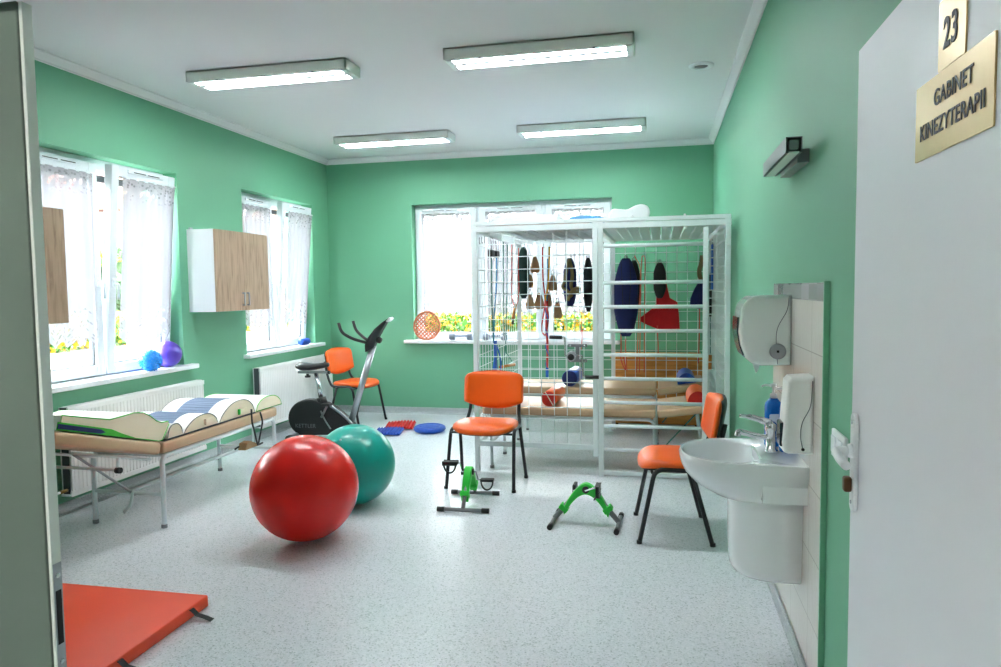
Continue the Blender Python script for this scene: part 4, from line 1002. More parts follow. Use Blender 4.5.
sl = MB(); sl.tube([(-0.19, 0, 0.65), (-0.19, 0, 0.63)], 0.014, 10); sl.lathe([(0.0, 0), (0.03, 0), (0.03, 0.02), (0, 0.02)], 10, Matrix.Translation((-0.19, 0, 0.615))); sl.tube([(0.02, 0, 0.667), (0.05, 0, 0.667)], 0.018, 10); sl.build('clamp_knob', M_black, t)
MB().tube([(-0.10, 0, 0.66), (-0.045, 0, 0.36)], 0.023, 12).build('seat_post', M_steel, t)
kk = MB(); kk.tube([(-0.052, 0, 0.41), (-0.035, 0, 0.33)], 0.05, 14); kk.lathe([(0.03, 0), (0.036, 0.03), (0.0, 0.035)], 12, axisM((-0.02, -0.03, 0.375), (0.6, -0.8, 0))); kk.build('post_clamp', M_black, t)
for x in (P(-3.62, 0)[0], P(-3.02, 0)[0]):
    f = MB(); f.tube([(x, -0.24, 0.032), (x, 0.24, 0.032)], 0.026, 12); f.build('stabilizer', M_satin, t)
    for s in (-1, 1): MB().tube([(x, s * 0.2, 0.032), (x, s * 0.26, 0.032)], 0.032, 12).build('stabilizer_cap', M_black, t)
f = MB(); f.box(P(-3.62, 0)[0] - 0.02, P(-3.02, 0)[0] + 0.02, -0.03, 0.03, 0.035, 0.075, 0.005); f.build('base_beam', M_black, t)
for s in (-1, 1):
    c = MB(); c.tube([(-0.02, s * 0.085, 0.22), (-0.02 - s * 0.08, s * 0.09, 0.22 - s * 0.14)], 0.012, 8); cr = c.build('crank', M_satin, t)
    p = MB(); p.box(-0.02 - s * 0.08 - 0.045, -0.02 - s * 0.08 + 0.045, s * 0.14 - 0.045, s * 0.14 + 0.045, 0.22 - s * 0.14 - 0.012, 0.22 - s * 0.14 + 0.012, 0.005); p.build('pedal', M_black, cr)

# ---------------------------------------------------------------- therapy cage
GX0, GXM, GX2, GX3 = -1.465, -0.475, 0.335, 0.495; GY0, GY1 = 5.60, 7.45; GZ = 2.0
cg = thing('therapy_cage', 'white steel mesh therapy cage with ladder bay hung with slings and cords', 'therapy cage', (-0.48, 6.5, 0))
CM = Matrix.Translation((0.48, -6.5, 0))
def cpart(b, name, m=M_enamel, par=cg): return b.build(name, m, par, M=CM)
def post(x, y, z0=0.0, z1=GZ, w=0.04):
    b = MB(); b.box(x - w / 2, x + w / 2, y - w / 2, y + w / 2, z0, z1, 0.004); cpart(b, 'post')
for x, y in ((GX0, GY0), (GX3, GY0), (GX0 + 0.0, GY1), (GXM, GY1), (GX3, GY1)): post(x, y)
post(GXM - 0.021, GY0, 0.16); post(GXM + 0.022, GY0, 0.0); post(GX2, GY0, 0.0, GZ - 0.06, 0.038)
def beam(p, q, w=0.05, h=0.055, name='beam'):
    b = MB(); p = Vector(p); q = Vector(q)
    if abs(q.x - p.x) > abs(q.y - p.y): b.box(min(p.x, q.x), max(p.x, q.x), p.y - w / 2, p.y + w / 2, p.z - h, p.z, 0.004)
    else: b.box(p.x - w / 2, p.x + w / 2, min(p.y, q.y), max(p.y, q.y), p.z - h, p.z, 0.004)
    cpart(b, name)
beam((GX0 - 0.02, GY0, GZ + 0.03), (GX3 + 0.02, GY0, GZ + 0.03), 0.045, 0.03); beam((GX0 - 0.02, GY0, GZ - 0.005), (GX3 + 0.02, GY0, GZ - 0.005), 0.035, 0.045)
beam((GX0 - 0.02, GY1, GZ + 0.02), (GX3 + 0.02, GY1, GZ + 0.02)); 
for x in (GX0, GXM, GX3): beam((x, GY0, GZ), (x, GY1, GZ))
beam((GX0, GY0, 0.25), (GXM - 0.02, GY0, 0.25), 0.035, 0.04, 'bottom_rail'); beam((GXM + 0.02, GY0, 0.045), (GX2, GY0, 0.045), 0.03, 0.03, 'bottom_rail')
beam((GX2, GY0, 0.14), (GX3, GY0, 0.14), 0.03, 0.03, 'bottom_rail')
beam((GX0, GY1, 0.25), (GXM, GY1, 0.25), 0.035, 0.035, 'bottom_rail'); beam((GXM, GY1, 0.25), (GX3, GY1, 0.25), 0.035, 0.035, 'bottom_rail')
beam((GX0, GY0, 0.25), (GX0, GY1, 0.25), 0.035, 0.035, 'bottom_rail'); beam((GX3, GY0, 0.25), (GX3, GY1, 0.25), 0.035, 0.035, 'bottom_rail')
WR = 0.0036
def grid(axis, d, a0, a1, z0, z1, name='mesh_panel', step=0.1, m=M_wire, r=WR, off=0.0):
    b = MB(); n = int(round((a1 - a0) / step))
    for k in range(1, n):
        a = a0 + (a1 - a0) * k / n
        b.tube([(a, d, z0), (a, d, z1)] if axis == 'y' else [(d, a, z0), (d, a, z1)], r, 4)
    n = int(round((z1 - z0) / step))
    for k in range(1, n):
        z = z0 + (z1 - z0) * k / n
        b.tube([(a0, d - r, z), (a1, d - r, z)] if axis == 'y' else [(d - r, a0, z), (d - r, a1, z)], r, 4)
    cpart(b, name, m)
grid('y', GY0, GX0 + 0.02, GXM - 0.04, 0.24, GZ - 0.05, r=0.0033)
grid('y', GY0, GX2 + 0.02, GX3 - 0.02, 0.13, GZ - 0.05, step=0.06, r=0.0033)
grid('y', GY1, GX0 + 0.02, GXM - 0.02, 0.24, GZ - 0.06); grid('y', GY1, GXM + 0.02, GX3 - 0.02, 0.24, GZ - 0.06)
grid('x', GX0, GY0 + 0.02, GY1 - 0.02, 0.24, GZ - 0.05); grid('x', GX3, GY0 + 0.02, GY1 - 0.02, 0.24, GZ - 0.05)
# ladder rungs of the right front bay
for z in (1.815, 1.53, 1.342, 1.155, 0.967, 0.78, 0.592, 0.405, 0.217):
    b = MB(); b.tube([(GXM + 0.04, GY0, z), (GX2 - 0.018, GY0, z)], 0.0145, 10); cpart(b, 'rung')
# roof: mesh over the left bay, slats over the right bay
b = MB()
for k in range(1, 10): b.tube([(GX0 + (GXM - GX0) * k / 10, GY0, GZ - 0.012), (GX0 + (GXM - GX0) * k / 10, GY1, GZ - 0.012)], 0.004, 4)
for k in range(1, 19): b.tube([(GX0, GY0 + (GY1 - GY0) * k / 19, GZ - 0.005), (GXM, GY0 + (GY1 - GY0) * k / 19, GZ - 0.005)], 0.004, 4)
cpart(b, 'roof_mesh', M_wire)
b = MB(); n = 10
for k in range(n):
    x = GXM + 0.03 + (GX3 - GXM - 0.06) * k / n; b.box(x, x + (GX3 - GXM - 0.06) / n - 0.010, GY0 + 0.02, GY1 - 0.02, GZ - 0.03, GZ - 0.012)
cpart(b, 'roof_slats')
bb = MB()
for (x, z) in ((0.18, GZ + 0.03), (0.185, 1.93), (-0.21, GZ + 0.03), (0.53, 1.80)):
    bb.lathe([(0.009, 0), (0.009, 0.012), (0.0, 0.016)], 10, axisM((x, GY0 - 0.02, z + 0.0), (0, -1, 0.4)) if x < 0.5 else axisM((GX3 + 0.0, GY0 - 0.02, z), (0, -1, 0)))
cpart(bb, 'bolt', M_white)

# things lying on the cage roof
RZ = GZ + 0.022
tag(MB().box(-0.28, 0.28, -0.30, 0.30, 0, 0.062, 0.02, 3).build('foam_mat', M_foam), 'white foam slab lying on the cage roof beside the blue disc', 'foam mat')
bpy.data.objects['foam_mat'].location = (-1.10, 6.15, GZ + 0.035)
o = MB().box(-0.36, 0.36, -0.58, 0.58, 0, 0.03, 0.01, 2).build('folded_mat', M_greymat); o.location = (-0.99, 6.82, GZ + 0.0045); tag(o, 'blue-grey mat lying on the mesh roof above the sandbags', 'mat')
o = MB().box(-0.40, 0.40, -0.16, 0.16, 0, 0.028, 0.01, 2).build('folded_blanket', M_rust); o.location = (-0.97, 6.05, GZ + 0.0045); tag(o, 'dusty red folded blanket at the front edge of the mesh roof', 'blanket')
t = thing('balance_disc', 'blue round disc lying on the cage roof beside the white pillow', 'balance disc', (-0.63, 6.20, GZ + 0.0385))
MB().lathe([(0, 0.0), (0.15, 0.006), (0.185, 0.028), (0.185, 0.036), (0.12, 0.066), (0.0, 0.078)], 36).build('disc', M_bluecord, t)
MB().lathe([(0.0, 0.074), (0.02, 0.076), (0.018, 0.082), (0, 0.083)], 14).build('valve', M_white, t)
t = thing('contour_pillow', 'white peanut-shaped pillow standing on the cage roof', 'pillow', (-0.252, 5.95, GZ + 0.031), R(4))
cp_ = catmull([(x, 0, z) for x, z in ((-0.17, 0.004), (0.0, 0.0), (0.15, 0.002), (0.185, 0.05), (0.165, 0.105), (0.11, 0.125), (0.05, 0.115), (-0.02, 0.085), (-0.09, 0.088), (-0.145, 0.092), (-0.178, 0.065))], 5, closed=True)
MB().prism([(p.x * 0.86, p.z * 0.9) for p in cp_], 'y', -0.22, 0.22, 0.018, seg=3).build('pillow', M_foam, t)

# ---------------------------------------------------------------- couches in the cage
def cage_couch(label, y0, y1, top, leftx, rx, tilt, rest):
    t = thing('treatment_couch', label, 'treatment couch', ((leftx + rx) / 2, (y0 + y1) / 2, 0), 0, 'beige couches in the cage')
    T = Matrix.Translation((-(leftx + rx) / 2, -(y0 + y1) / 2, 0))
    MB().box(leftx, -0.035, y0, y1, top - 0.068, top, 0.018, 3).build('couch_pad', M_beige, t, M=T)
    H = T @ Matrix.Translation((-0.025, 0, top)) @ Matrix.Rotation(-tilt, 4, 'Y')
    MB().box(0.0, rx + 0.025, y0, y1, -0.068, 0.0, 0.018, 3).build('head_section', M_beige, t, M=H)
    for y in (y0 + 0.05, y1 - 0.05):
        f = MB(); f.tube(fillet([(leftx + 0.07, y, 0.0), (leftx + 0.06, y, top - 0.085), (-0.045, y, top - 0.085), (-0.03, y, 0.0)], 0.06), 0.0145, 10); f.build('leg_frame', M_enamel, t, M=T)
    f = MB(); f.tube([(leftx + 0.07, y0 + 0.05, 0.22), (leftx + 0.07, y1 - 0.05, 0.22)], 0.011, 8); f.tube([(-0.035, y0 + 0.05, 0.22), (-0.035, y1 - 0.05, 0.22)], 0.011, 8)
    f.tube([(leftx + 0.07, y0 + 0.05, 0.30), (leftx + 0.33, y0 + 0.05, top - 0.09)], 0.008, 8); f.build('cross_bar', M_enamel, t, M=T)
    yv = (y0 + y1) / 2
    f = MB(); f.tube([(0.02, y0 + 0.06, 0.21), (rx - 0.12, y0 + 0.10, top + 0.0)], 0.006, 8); f.build('prop_rod', M_tealcord, t, M=T)
    f = MB(); f.tube(fillet([(rx - 0.06, yv, top - 0.02), (rx - 0.06, yv, 0.25), (rx - 0.02, yv, 0.0)], 0.08), 0.018, 10); f.build('support_leg', M_enamel, t, M=T)
    for x in (leftx + 0.07, -0.03):
        for y in (y0 + 0.05, y1 - 0.05): MB().lathe([(0.018, 0), (0.018, 0.02), (0.015, 0.022)], 10, Matrix.Translation((x, y, 0))).build('foot_cap', M_greytube, t, M=T)
cage_couch('beige couch inside the cage nearer the ladder, orange roll on it', 5.66, 6.26, 0.527, -1.44, 0.43, R(8), True)
cage_couch('beige couch inside the cage at the back, navy roll on it', 6.76, 7.36, 0.541, -1.43, 0.41, R(9), True)
def roll(label, p, q, r, m, mend=None):
    p = Vector(p); q = Vector(q); d = (q - p)
    t = thing('bolster_roll', label, 'bolster', (p.x, p.y, p.z), 0, None)
    L = d.length
    MB().lathe([(r - 0.004, 0.0), (r, 0.006), (r, L - 0.006), (r - 0.004, L)], 32, axisM((0, 0, r), d)).build('roll', m, t)
    MB().lathe([(0, -0.001), (r - 0.006, -0.001), (r - 0.004, 0.002), (0, 0.002)], 32, axisM((0, 0, r), d)).build('end_disc', mend or m, t)
    return t
M_redend = mat('red_roll_end', rgb(206, 26, 14), 0.4, noise=0.03)
ro = roll('orange bolster roll lying on the nearer cage couch', (-0.885, 5.70, 0.529), (-0.865, 6.09, 0.529), 0.064, M_orange, M_redend)
b = MB(); b.tube([(-0.03, -0.004, 0.12), (0.035, -0.004, 0.012)], 0.004, 4); b.build('end_seam', M_cream, ro)
roll('navy bolster roll lying on the back cage couch', (-0.852, 6.80, 0.543), (-0.83, 7.22, 0.543), 0.077, M_blue, M_navy)
def halfroll(label, x, y0, y1, z, r, m, mend, tilt):
    t = thing('half_bolster', label, 'bolster', (x, y0, z), 0, None); t.rotation_euler = (0, -tilt, 0)
    poly = [(r * cos(a), r * 1.15 * sin(a)) for a in [pi * k / 20 for k in range(21)]]
    MB().prism(poly, 'y', 0, y1 - y0, 0.006).build('bolster', m, t)
    MB().prism([(u * 0.95, v * 0.95 + 0.003) for u, v in poly], 'y', -0.002, 0.004).build('end_face', mend, t)
halfroll('orange half-round bolster on the raised end of the nearer cage couch', 0.295, 5.72, 6.15, 0.577, 0.085, M_orange, M_redend, R(8))
halfroll('blue half-round bolster on the raised end of the back cage couch', 0.245, 6.80, 7.25, 0.590, 0.085, M_blue, M_blue, R(9))
# low wooden chest behind the cage
t = thing('wooden_chest', 'low orange-brown wooden chest standing behind the cage couches', 'chest', (-0.02, 7.80, 0))
MB().box(-0.485, 0.445, -0.22, 0.24, 0.05, 0.745, 0.006).build('body', M_wood, t)
MB().box(-0.495, 0.455, -0.235, 0.25, 0.745, 0.768, 0.004).build('lid', M_wood, t)
for x in (-0.44, 0.40):
    for y in (-0.18, 0.2): MB().box(x - 0.025, x + 0.025, y - 0.025, y + 0.025, 0, 0.05).build('foot', M_brown, t)

# ---------------------------------------------------------------- hanging equipment
def hook(label, x, y, z):
    b = MB(); b.tube(catmull([(0, 0.0, 0.0), (0, -0.008, 0.012), (0, -0.012, 0.0), (0, -0.010, -0.02), (0, -0.006, -0.036), (0, 0.006, -0.042), (0, 0.010, -0.03)], 4), 0.003, 6)
    o = b.build('hanging_hook', M_greytube); o.location = (x, y, z); tag(o, label, 'hook', 'steel hooks on the cage mesh')
YH = GY1 - 0.008
for x, z, l in ((-0.40, 1.80, 'steel hook at the edge of the navy sling beside the cage post'), (-0.335, 1.80, 'steel hook at the edge of the navy sling beside the black one'), (-0.272, 1.81, 'steel hook at the top of the black sling with orange cord'), (-0.162, 1.845, 'steel hook carrying the pair of orange cords'), (-0.003, 1.76, 'steel hook carrying the black sling over the red cloth'),
                (-1.40, 1.95, 'steel hook above the dark green sling'), (-1.195, 1.955, 'steel hook above the red cord with the metal eye'), (-1.125, 1.955, 'steel hook above the yellow cord'), (-0.915, 1.835, 'steel hook above the camouflage sling'), (-0.73, 1.82, 'steel hook above the black sling beside the middle post'),
                (0.415, 1.83, 'steel hook carrying the brown strap by the side mesh')):
    hook(l, x, YH, z)
for k, y in enumerate((5.72, 5.80, 5.90, 6.06, 6.20)): hook(['empty steel hook next to the corner post, first of three in a row', 'empty steel hook in the middle of three in a row by the corner post', 'empty steel hook beside the black clamp, last of three in a row', 'steel hook above the green-corded half of the black double clamp', 'steel hook above the blue-corded half of the black double clamp'][k], GX0 + 0.012, y, 1.905 + 0.01 * k)
def cord(label, pts, r, m, cat='rope', group=None, grip=None, name='hanging_rope'):
    P0 = Vector(pts[0]); b = MB(); b.tube([p - P0 for p in catmull([Vector(p) for p in pts], 6)], r, 6)
    if grip is None:
        o = b.build(name, m); o.location = P0; return tag(o, label, cat, group)
    t = thing(name, label, cat, P0, 0, group); b.build('cord', m, t); return t
def sling(label, x, y, ztop, zbot, hw, m, thick=0.028, tip=0.28, m2=None, parts=None, name='hanging_sling'):
    """elongated padded sling hanging from its end"""
    t = thing(name, label, 'sling', (x, y, ztop), 0, None); h = ztop - zbot; rings = []
    n = 18
    for k in range(n + 1):
        u = k / n; w = hw * min(1.0, (0.30 + 0.70 * min(1, u / tip) ** 0.62), (0.34 + 0.66 * min(1, (1 - u) / tip) ** 0.62))
        th = thick * (0.35 + 0.65 * min(1, u / 0.1, (1 - u) / 0.1))
        rings.append([(w * cos(a) , th * sin(a) , -h * u) for a in [2 * pi * q / 14 for q in range(14)]])
    MB().loft(rings).build('pad', m, t)
    b = MB(); b.tube([(0.016 * cos(a), 0, 0.012 + 0.018 * sin(a)) for a in [2 * pi * k / 16 for k in range(16)]], 0.003, 5, closed=True); b.build('ring', M_steel, t)
    return t
Y2 = GY1 - 0.05
sling('dark green padded sling between the red cords and the tan sandbags', -1.395, Y2 - 0.065, 1.925, 1.385, 0.062, M_dkgreen)
t = sling('navy and olive camouflage sling with straps hanging before the window', -0.918, Y2, 1.80, 1.29, 0.068, M_navy)
b = MB(); b.tube(catmull([(0.0, -0.03, -0.01), (-0.035, -0.036, -0.15), (-0.05, -0.04, -0.24), (-0.07, -0.04, -0.30), (-0.03, -0.045, -0.33), (0.03, -0.045, -0.40)], 6), 0.016, 6, flat=0.3)
b.tube(catmull([(0.0, -0.03, -0.01), (0.03, -0.036, -0.16), (0.02, -0.04, -0.30), (0.08, -0.045, -0.36), (0.10, -0.04, -0.31), (0.03, -0.05, -0.34), (-0.02, -0.045, -0.44)], 6), 0.018, 6, flat=0.3); b.build('strap', M_olive, t)
sling('black padded sling behind the front mesh beside the middle post', -0.728, Y2, 1.80, 1.245, 0.048, M_blackfab)
sling('black padded sling half hidden by the middle double post', -0.64, Y2 - 0.005, 1.74, 1.31, 0.04, M_blackfab)
t = sling('broad navy sling hanging behind the ladder rungs', -0.34, Y2 - 0.035, 1.785, 0.99, 0.122, M_navy, 0.035, 0.33)
b = MB(); b.tube([(-0.05, -0.03, -0.02), (-0.035, -0.044, -0.25), (-0.03, -0.042, -0.5)], 0.003, 5); b.tube([(0.04, -0.03, -0.02), (0.05, -0.044, -0.25), (0.03, -0.042, -0.5)], 0.003, 5); b.build('seam', M_blackfab, t)
sling('narrow black sling with orange edge behind the broad navy sling', -0.262, Y2 + 0.014, 1.765, 1.22, 0.06, M_blackfab, 0.012)
sling('black sling hanging in front of the red cloth', -0.005, Y2 - 0.02, 1.735, 1.375, 0.062, M_blackfab)
# red cloth
t = thing('hanging_cloth', 'red folded cloth hung on the back mesh in the ladder bay', 'cloth', (0.0, Y2 + 0.025, 1.72))
pts = [(-0.03, 0.0), (0.01, 0.01), (0.05, -0.06), (0.065, -0.20), (0.095, -0.34), (0.17, -0.385), (0.185, -0.50), (0.195, -0.655), (0.06, -0.66), (-0.03, -0.655), (-0.13, -0.615), (-0.205, -0.575), (-0.20, -0.54), (-0.10, -0.465), (-0.04, -0.40), (-0.035, -0.2)]
MB().prism(pts, 'y', -0.012, 0.012, 0.004).build('cloth', M_redfab, t)
b = MB(); b.tube(catmull([(-0.02, -0.014, -0.42), (-0.015, -0.016, -0.55), (-0.02, -0.014, -0.65)], 5), 0.004, 5); b.tube(catmull([(-0.2, -0.014, -0.555), (-0.1, -0.016, -0.53), (-0.03, -0.014, -0.47)], 5), 0.004, 5); b.build('fold', M_redfab, t)
# sandbags
def sandbag(label, x, z, h, w):
    t = thing('hanging_sandbag', label, 'sandbag', (x, Y2, z), 0, 'tan sandbags on the back mesh'); rings = []
    for u, k in ((0, 0.26), (0.05, 0.36), (0.2, 0.56), (0.45, 0.80), (0.7, 0.96), (0.85, 1.0), (0.95, 0.90), (1.0, 0.66)):
        rings.append([(w * k * cos(a), (0.022 * (0.25 + 0.75 * u)) * sin(a), -h * u) for a in [2 * pi * q / 14 for q in range(14)]])
    MB().loft(rings).build('bag', M_sand, t)
    b = MB(); b.tube(catmull([(-0.012, 0, -0.005), (-0.014, 0, 0.03), (0, 0, 0.052), (0.014, 0, 0.03), (0.012, 0, -0.005)], 4), 0.003, 5); b.build('loop', M_steel, t)
for l, x, z, h, w in (('tan sandbag hanging highest, beside the dark green sling', -1.285, 1.825, 0.17, 0.05), ('tan sandbag half hidden behind the lower part of the dark green sling', -1.335, 1.64, 0.14, 0.035),
                      ('tan sandbag in the lower row next to the tip of the dark green sling', -1.34, 1.43, 0.155, 0.048), ('tan sandbag in the middle of the lower row of three', -1.243, 1.445, 0.17, 0.055),
                      ('tan sandbag hanging beside the yellow cord at mid height', -1.098, 1.63, 0.165, 0.048), ('tan sandbag in the lower row behind the yellow cord', -1.147, 1.45, 0.15, 0.04), ('tan sandbag hanging lowest, above the crank handle', -1.05, 1.34, 0.165, 0.052)):
    sandbag(l, x, z, h, w)
# cords of the left bay
YC = GY1 - 0.085
cord('red cord with a metal eye between the sandbags and the yellow cord', [(-1.197, YC, 1.92), (-1.195, YC, 1.6), (-1.175, YC, 1.35), (-1.20, YC, 1.18), (-1.215, YC, 1.06), (-1.18, YC, 1.0), (-1.16, YC, 1.05), (-1.14, YC, 1.2), (-1.165, YC, 1.33)], 0.007, M_redcord)
cord('yellow cord hanging in front of the back window', [(-1.122, YC - 0.025, 1.92), (-1.125, YC - 0.03, 1.75), (-1.14, YC - 0.03, 1.5), (-1.165, YC - 0.035, 1.40), (-1.16, YC - 0.04, 1.37)], 0.009, M_yelcord)
cord('light blue cord hanging close behind the yellow cord', [(-1.145, YC + 0.02, 1.80), (-1.147, YC + 0.02, 1.6), (-1.16, YC + 0.02, 1.4), (-1.155, YC + 0.02, 1.2)], 0.009, M_bluecord)
t = cord('thick twisted red and blue rope reaching down to the back couch', [(-1.15, YC - 0.02, 1.36), (-1.16, YC - 0.02, 1.1), (-1.15, YC - 0.02, 0.9), (-1.157, YC - 0.02, 0.64)], 0.012, M_redcord, 'rope', grip=1, name='hanging_rope')
b = MB(); n = 50
b.tube([(0.012 * cos(k * 0.5) - 0.006, 0.012 * sin(k * 0.5), -0.75 * k / n) for k in range(n + 1)], 0.006, 5); b.build('blue_strand', M_bluestrap, t)
MB().box(-0.02, 0.008, -0.016, 0.016, -0.80, -0.70, 0.006).build('end_sleeve', M_bluestrap, t)
XS = GX0 + 0.035
t = thing('hanging_clamp_set', 'black double clamp with green and blue cords on the cage side mesh', 'pulley set', (XS, 6.13, 1.80))
for s in (-1, 1):
    MB().box(-0.02, 0.02, s * 0.09 - 0.06, s * 0.09 + 0.06, -0.03, 0.03, 0.01).build('clamp', M_black, t)
    b = MB(); b.tube([(0, s * 0.09, 0.03), (0, s * 0.09, 0.06), (0, s * 0.09 - 0.02, 0.12)], 0.003, 5); b.build('hanger', M_black, t)
b = MB(); b.tube(catmull([(0, -0.10, -0.02), (0, -0.10, -0.4), (0.0, -0.06, -0.78)], 6), 0.006, 6); b.build('green_cord', M_tealcord, t)
b = MB(); b.tube(catmull([(0, 0.10, -0.02), (0, 0.09, -0.25), (0, -0.02, -0.55), (0, -0.05, -0.78)], 6), 0.006, 6); b.build('blue_cord', M_bluecord, t)
t = thing('hanging_strap_bundle', 'bundle of blue straps hanging low beside the cage corner post', 'straps', (XS + 0.02, 6.05, 0.99))
b = MB(); b.tube(catmull([(0, 0, 0.02), (0.005, -0.05, -0.10), (0.005, -0.12, -0.22), (0.005, -0.16, -0.38)], 5), 0.008, 6); b.tube(catmull([(0, 0.02, 0.02), (0.01, 0.12, -0.08), (0.01, 0.17, -0.2), (0.01, 0.08, -0.30), (0.01, 0.0, -0.24)], 6), 0.007, 6); b.build('loose_strap', M_bluestrap, t)
b = MB(); b.box(-0.006, 0.01, -0.035, 0.035, -0.29, 0.05, 0.004); b.build('flat_strap', M_bluestrap, t)
b = MB(); b.tube(catmull([(0.008, -0.01, -0.24), (0.012, 0.03, -0.32), (0.012, -0.03, -0.37), (0.012, -0.05, -0.33), (0.012, -0.01, -0.30)], 5), 0.006, 6); b.build('buckle', M_black, t)
t = cord('teal cord ending in a triangular wooden-handled grip', [(XS, 6.70, 1.92), (XS, 6.66, 1.5), (XS, 6.60, 1.1), (XS, 6.56, 0.90)], 0.005, M_tealcord, 'pull handle', grip=1, name='hanging_pull_handle')
for s in (-1, 1):
    b = MB(); b.tube([(0.0, -0.14, -1.02), (0.03 + s * 0.042, -0.20 + s * 0.11, -1.145)], 0.008 if s < 0 else 0.004, 6); b.build('side_strap', M_tealcord, t)
b = MB(); b.tube([(-0.014, -0.32, -1.15), (0.075, -0.08, -1.15)], 0.014, 10); b.build('grip', M_grip, t)
t = cord('thin red cord loop with a small wooden grip beside the dark green sling', [(XS, 6.92, 1.93), (XS, 6.90, 1.6), (XS, 6.89, 1.42), (XS, 6.97, 1.33)], 0.005, M_redcord, 'pull handle', grip=1, name='hanging_pull_handle')
b = MB(); b.tube(catmull([(0, 0.34, -0.02), (0, 0.31, -0.22), (0, 0.33, -0.42), (0, 0.26, -0.58), (0, 0.08, -0.62)], 6), 0.005, 6); b.build('return_cord', M_redcord, t)
b = MB(); b.tube([(0.01, 0.10, -0.60), (0.0, 0.02, -0.74)], 0.016, 10); b.build('grip', M_grip, t)
b = MB(); b.tube([(0.0, 0.02, -0.74), (0.0, 0.0, -0.79)], 0.012, 8); b.build('tip', M_black, t)
cord('teal cord hanging between the black clamp and the red cord', [(XS, 6.52, 1.93), (XS, 6.50, 1.5), (XS, 6.5, 1.05)], 0.005, M_tealcord)
t = cord('thin red cord with a knot beside the crank handle', [(-0.79, YC, 1.24), (-0.795, YC, 1.1), (-0.79, YC, 0.98), (-0.80, YC, 0.85)], 0.004, M_redcord, grip=1)
MB().sphere((-0.002, 0, -0.20), 0.016, 12, 8).build('knot', M_redcord, t)
# cords of the ladder bay
cord('long orange cord along the edge of the broad navy sling', [(-0.255, YC + 0.015, 1.81), (-0.196, YC - 0.03, 1.65), (-0.212, YC - 0.03, 1.2), (-0.235, YC, 0.62)], 0.005, M_orgcord)
cord('long orange cord of the pair, on the navy sling side', [(-0.165, YC, 1.81), (-0.185, YC, 1.75), (-0.195, YC, 1.3), (-0.205, YC, 0.62)], 0.005, M_orgcord)
cord('long orange cord of the pair, on the red cloth side', [(-0.16, YC, 1.81), (-0.15, YC, 1.74), (-0.155, YC, 1.3), (-0.158, YC, 0.62)], 0.005, M_orgcord)
cord('red cord showing below the tip of the broad navy sling', [(-0.345, YC + 0.03, 0.965), (-0.345, YC + 0.01, 0.85), (-0.33, YC, 0.63)], 0.005, M_orgcord)
cord('red looped cord below the broad navy sling, next to the cage post', [(-0.395, YC, 1.10), (-0.39, YC, 0.86), (-0.40, YC, 0.79), (-0.375, YC, 0.70), (-0.345, YC, 0.645), (-0.36, YC, 0.75), (-0.385, YC, 0.82)], 0.005, M_redcord)
cord('red cord hanging below the red cloth', [(-0.03, YC + 0.05, 1.10), (-0.02, YC + 0.04, 0.9), (-0.02, YC + 0.04, 0.77)], 0.005, M_redcord)
t = thing('hanging_strap', 'brown strap hanging above the navy half-round pouch', 'strap', (0.41, Y2, 1.80))
b = MB(); b.tube(catmull([(0, 0, 0), (-0.01, -0.01, -0.08), (-0.03, -0.012, -0.17), (0.005, -0.012, -0.30)], 6), 0.022, 6, flat=0.25); b.build('strap', M_olive, t)
t = thing('hanging_pouch', 'navy half-round pouch hanging below the brown strap', 'pouch', (0.405, Y2 - 0.03, 1.56))
MB().prism([(-0.02, 0.0), (0.03, 0.0), (0.05, -0.10), (0.06, -0.30), (-0.04, -0.29), (-0.115, -0.265), (-0.11, -0.19), (-0.075, -0.10)], 'y', -0.03, 0.03, 0.012).build('pouch', M_navy, t)
cord('red cord hanging below the navy half-round pouch', [(0.385, YC, 1.30), (0.382, YC, 1.0), (0.375, YC, 0.72)], 0.005, M_redcord)
t = thing('hanging_strap', 'bright blue strap hanging in the cage corner by the wall', 'strap', (GX3 - 0.02, 6.93, 1.88))
MB().box(-0.012, 0.004, -0.07, 0.06, -0.42, 0.0, 0.006).build('strap', M_bluestrap, t)
b = MB(); b.tube([(0, 0, 0.0), (0.0, 0.0, 0.05)], 0.004, 6); b.build('loop', M_steel, t)
t = thing('hanging_sling', 'dark narrow sling hanging below the bright blue strap', 'sling', (GX3 - 0.022, 7.1, 1.62))
MB().prism(rrect(-0.07, 0.07, -0.42, 0.0, 0.05), 'x', -0.012, 0.006, 0.004).build('pad', M_blackfab, t)
t = thing('hanging_pull_handle', 'wooden-gripped handle hanging low below the bright blue strap', 'pull handle', (GX3 - 0.03, 7.0, 1.2))
b = MB(); b.tube([(0, 0, 0), (0, 0, -0.36)], 0.004, 6); b.build('cord', M_tealcord, t)
b = MB(); b.tube([(0, 0, -0.36), (-0.002, 0.0, -0.50)], 0.016, 10); b.build('grip', M_grip, t)

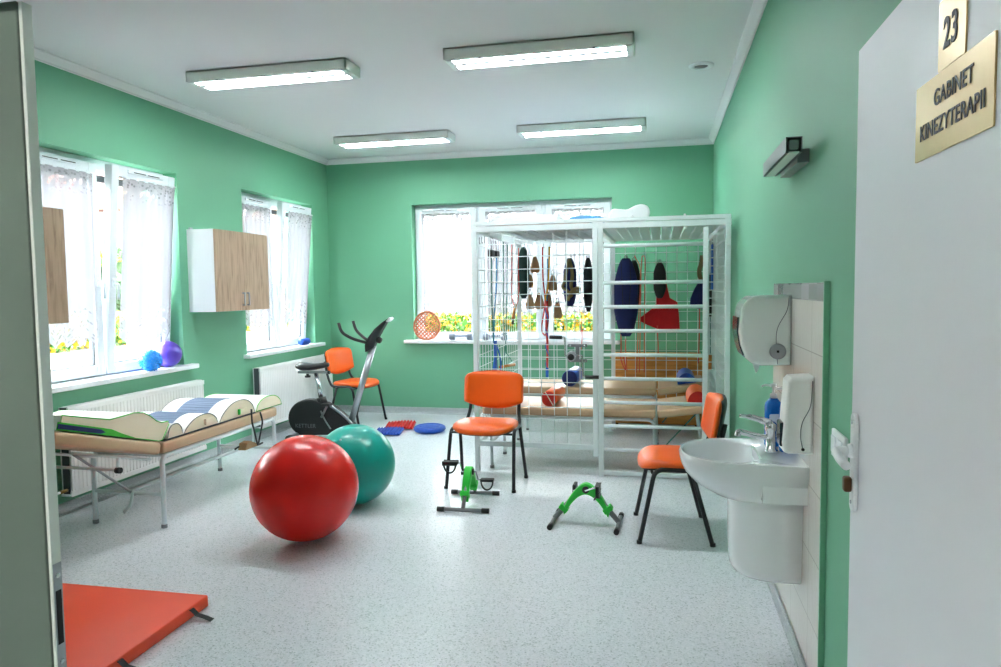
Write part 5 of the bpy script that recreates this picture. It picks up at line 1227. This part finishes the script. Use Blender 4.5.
# ---------------------------------------------------------------- hand crank on the front mesh
t = thing('hand_crank_trainer', 'chrome hand crank trainer with black grips clamped to the front mesh', 'hand crank', (-0.655, GY0 - 0.012, 0.965))
b = MB()
for z in (0.075, -0.045): b.box(-0.055, 0.095, -0.010, 0.0, z - 0.012, z + 0.012, 0.004)
b.box(0.005, 0.035, -0.014, 0.0, -0.05, 0.08, 0.004); b.build('clamp_plate', M_greytube, t)
b = MB()
for x in (-0.035, 0.078):
    for z in (0.075, -0.045): b.lathe([(0.009, 0), (0.009, 0.008), (0, 0.010)], 10, axisM((x, -0.010, z), (0, -1, 0)))
b.build('bolt', M_steel, t)
b = MB(); b.tube([(-0.025, -0.01, 0.0), (-0.025, -0.065, -0.01)], 0.036, 16); b.build('bearing', M_satin, t)
MB().lathe([(0.0, 0), (0.026, 0), (0.026, 0.004), (0, 0.005)], 18, axisM((-0.025, -0.065, -0.011), (0, -1, -0.1))).build('bearing_cap', M_black, t)
b = MB(); b.tube(fillet([(-0.03, -0.05, -0.005), (-0.072, -0.055, -0.003), (-0.075, -0.055, 0.142), (-0.10, -0.055, 0.142)], 0.012), 0.007, 8); b.build('upper_crank', M_steel, t)
b = MB(); b.tube(fillet([(0.0, -0.05, 0.005), (0.062, -0.055, 0.0), (0.068, -0.055, -0.168), (0.10, -0.055, -0.168)], 0.012), 0.007, 8); b.build('lower_crank', M_steel, t)
b = MB(); b.tube([(-0.095, -0.055, 0.142), (-0.195, -0.055, 0.145)], 0.0145, 12); b.build('grip', M_black, t)
b = MB(); b.tube([(0.085, -0.055, -0.168), (0.19, -0.055, -0.168)], 0.0145, 12); b.build('grip', M_black, t)

# ---------------------------------------------------------------- light, world, camera
w = bpy.data.worlds.new('overcast_sky'); S.world = w; w.use_nodes = True
nt = w.node_tree; bg = nt.nodes['Background']
tc = node(nt, 'ShaderNodeTexCoord'); sp = node(nt, 'ShaderNodeSeparateXYZ'); nt.links.new(tc.outputs['Generated'], sp.inputs[0])
c = ramp(nt, sp.outputs[2], [(0.0, (0.78, 0.80, 0.80, 1)), (0.25, (0.95, 0.98, 1.0, 1)), (1.0, (0.80, 0.90, 1.0, 1))])
nt.links.new(c, bg.inputs['Color']); bg.inputs['Strength'].default_value = 4.4

cam = bpy.data.cameras.new('camera'); co = bpy.data.objects.new('camera', cam); COL.objects.link(co)
cam.sensor_fit = 'HORIZONTAL'; cam.sensor_width = 36.0; cam.lens = 36.0 * 711.0 / 1001.0; cam.clip_start = 0.02; cam.clip_end = 200
ya, pi_, ro_ = R(-12.68), R(3.66), R(0.716)
fw = Vector((sin(ya) * cos(pi_), cos(ya) * cos(pi_), -sin(pi_))); rt = Vector((cos(ya), -sin(ya), 0)); dn = fw.cross(rt)
r2 = rt * cos(ro_) + dn * sin(ro_); d2 = -rt * sin(ro_) + dn * cos(ro_)
co.matrix_world = Matrix(((r2.x, -d2.x, -fw.x, 0), (r2.y, -d2.y, -fw.y, 0), (r2.z, -d2.z, -fw.z, 1.5), (0, 0, 0, 1)))
S.camera = co
S.view_settings.view_transform = 'Standard'; S.view_settings.look = 'None'; S.view_settings.gamma = 1.0; S.view_settings.use_curve_mapping = False
S.view_settings.exposure = 2.95
S.cycles.use_denoising = True
S.cycles.max_bounces = 10; S.cycles.diffuse_bounces = 6; S.cycles.transparent_max_bounces = 16; S.cycles.caustics_reflective = False; S.cycles.caustics_refractive = False
S.cycles.sample_clamp_indirect = 8.0
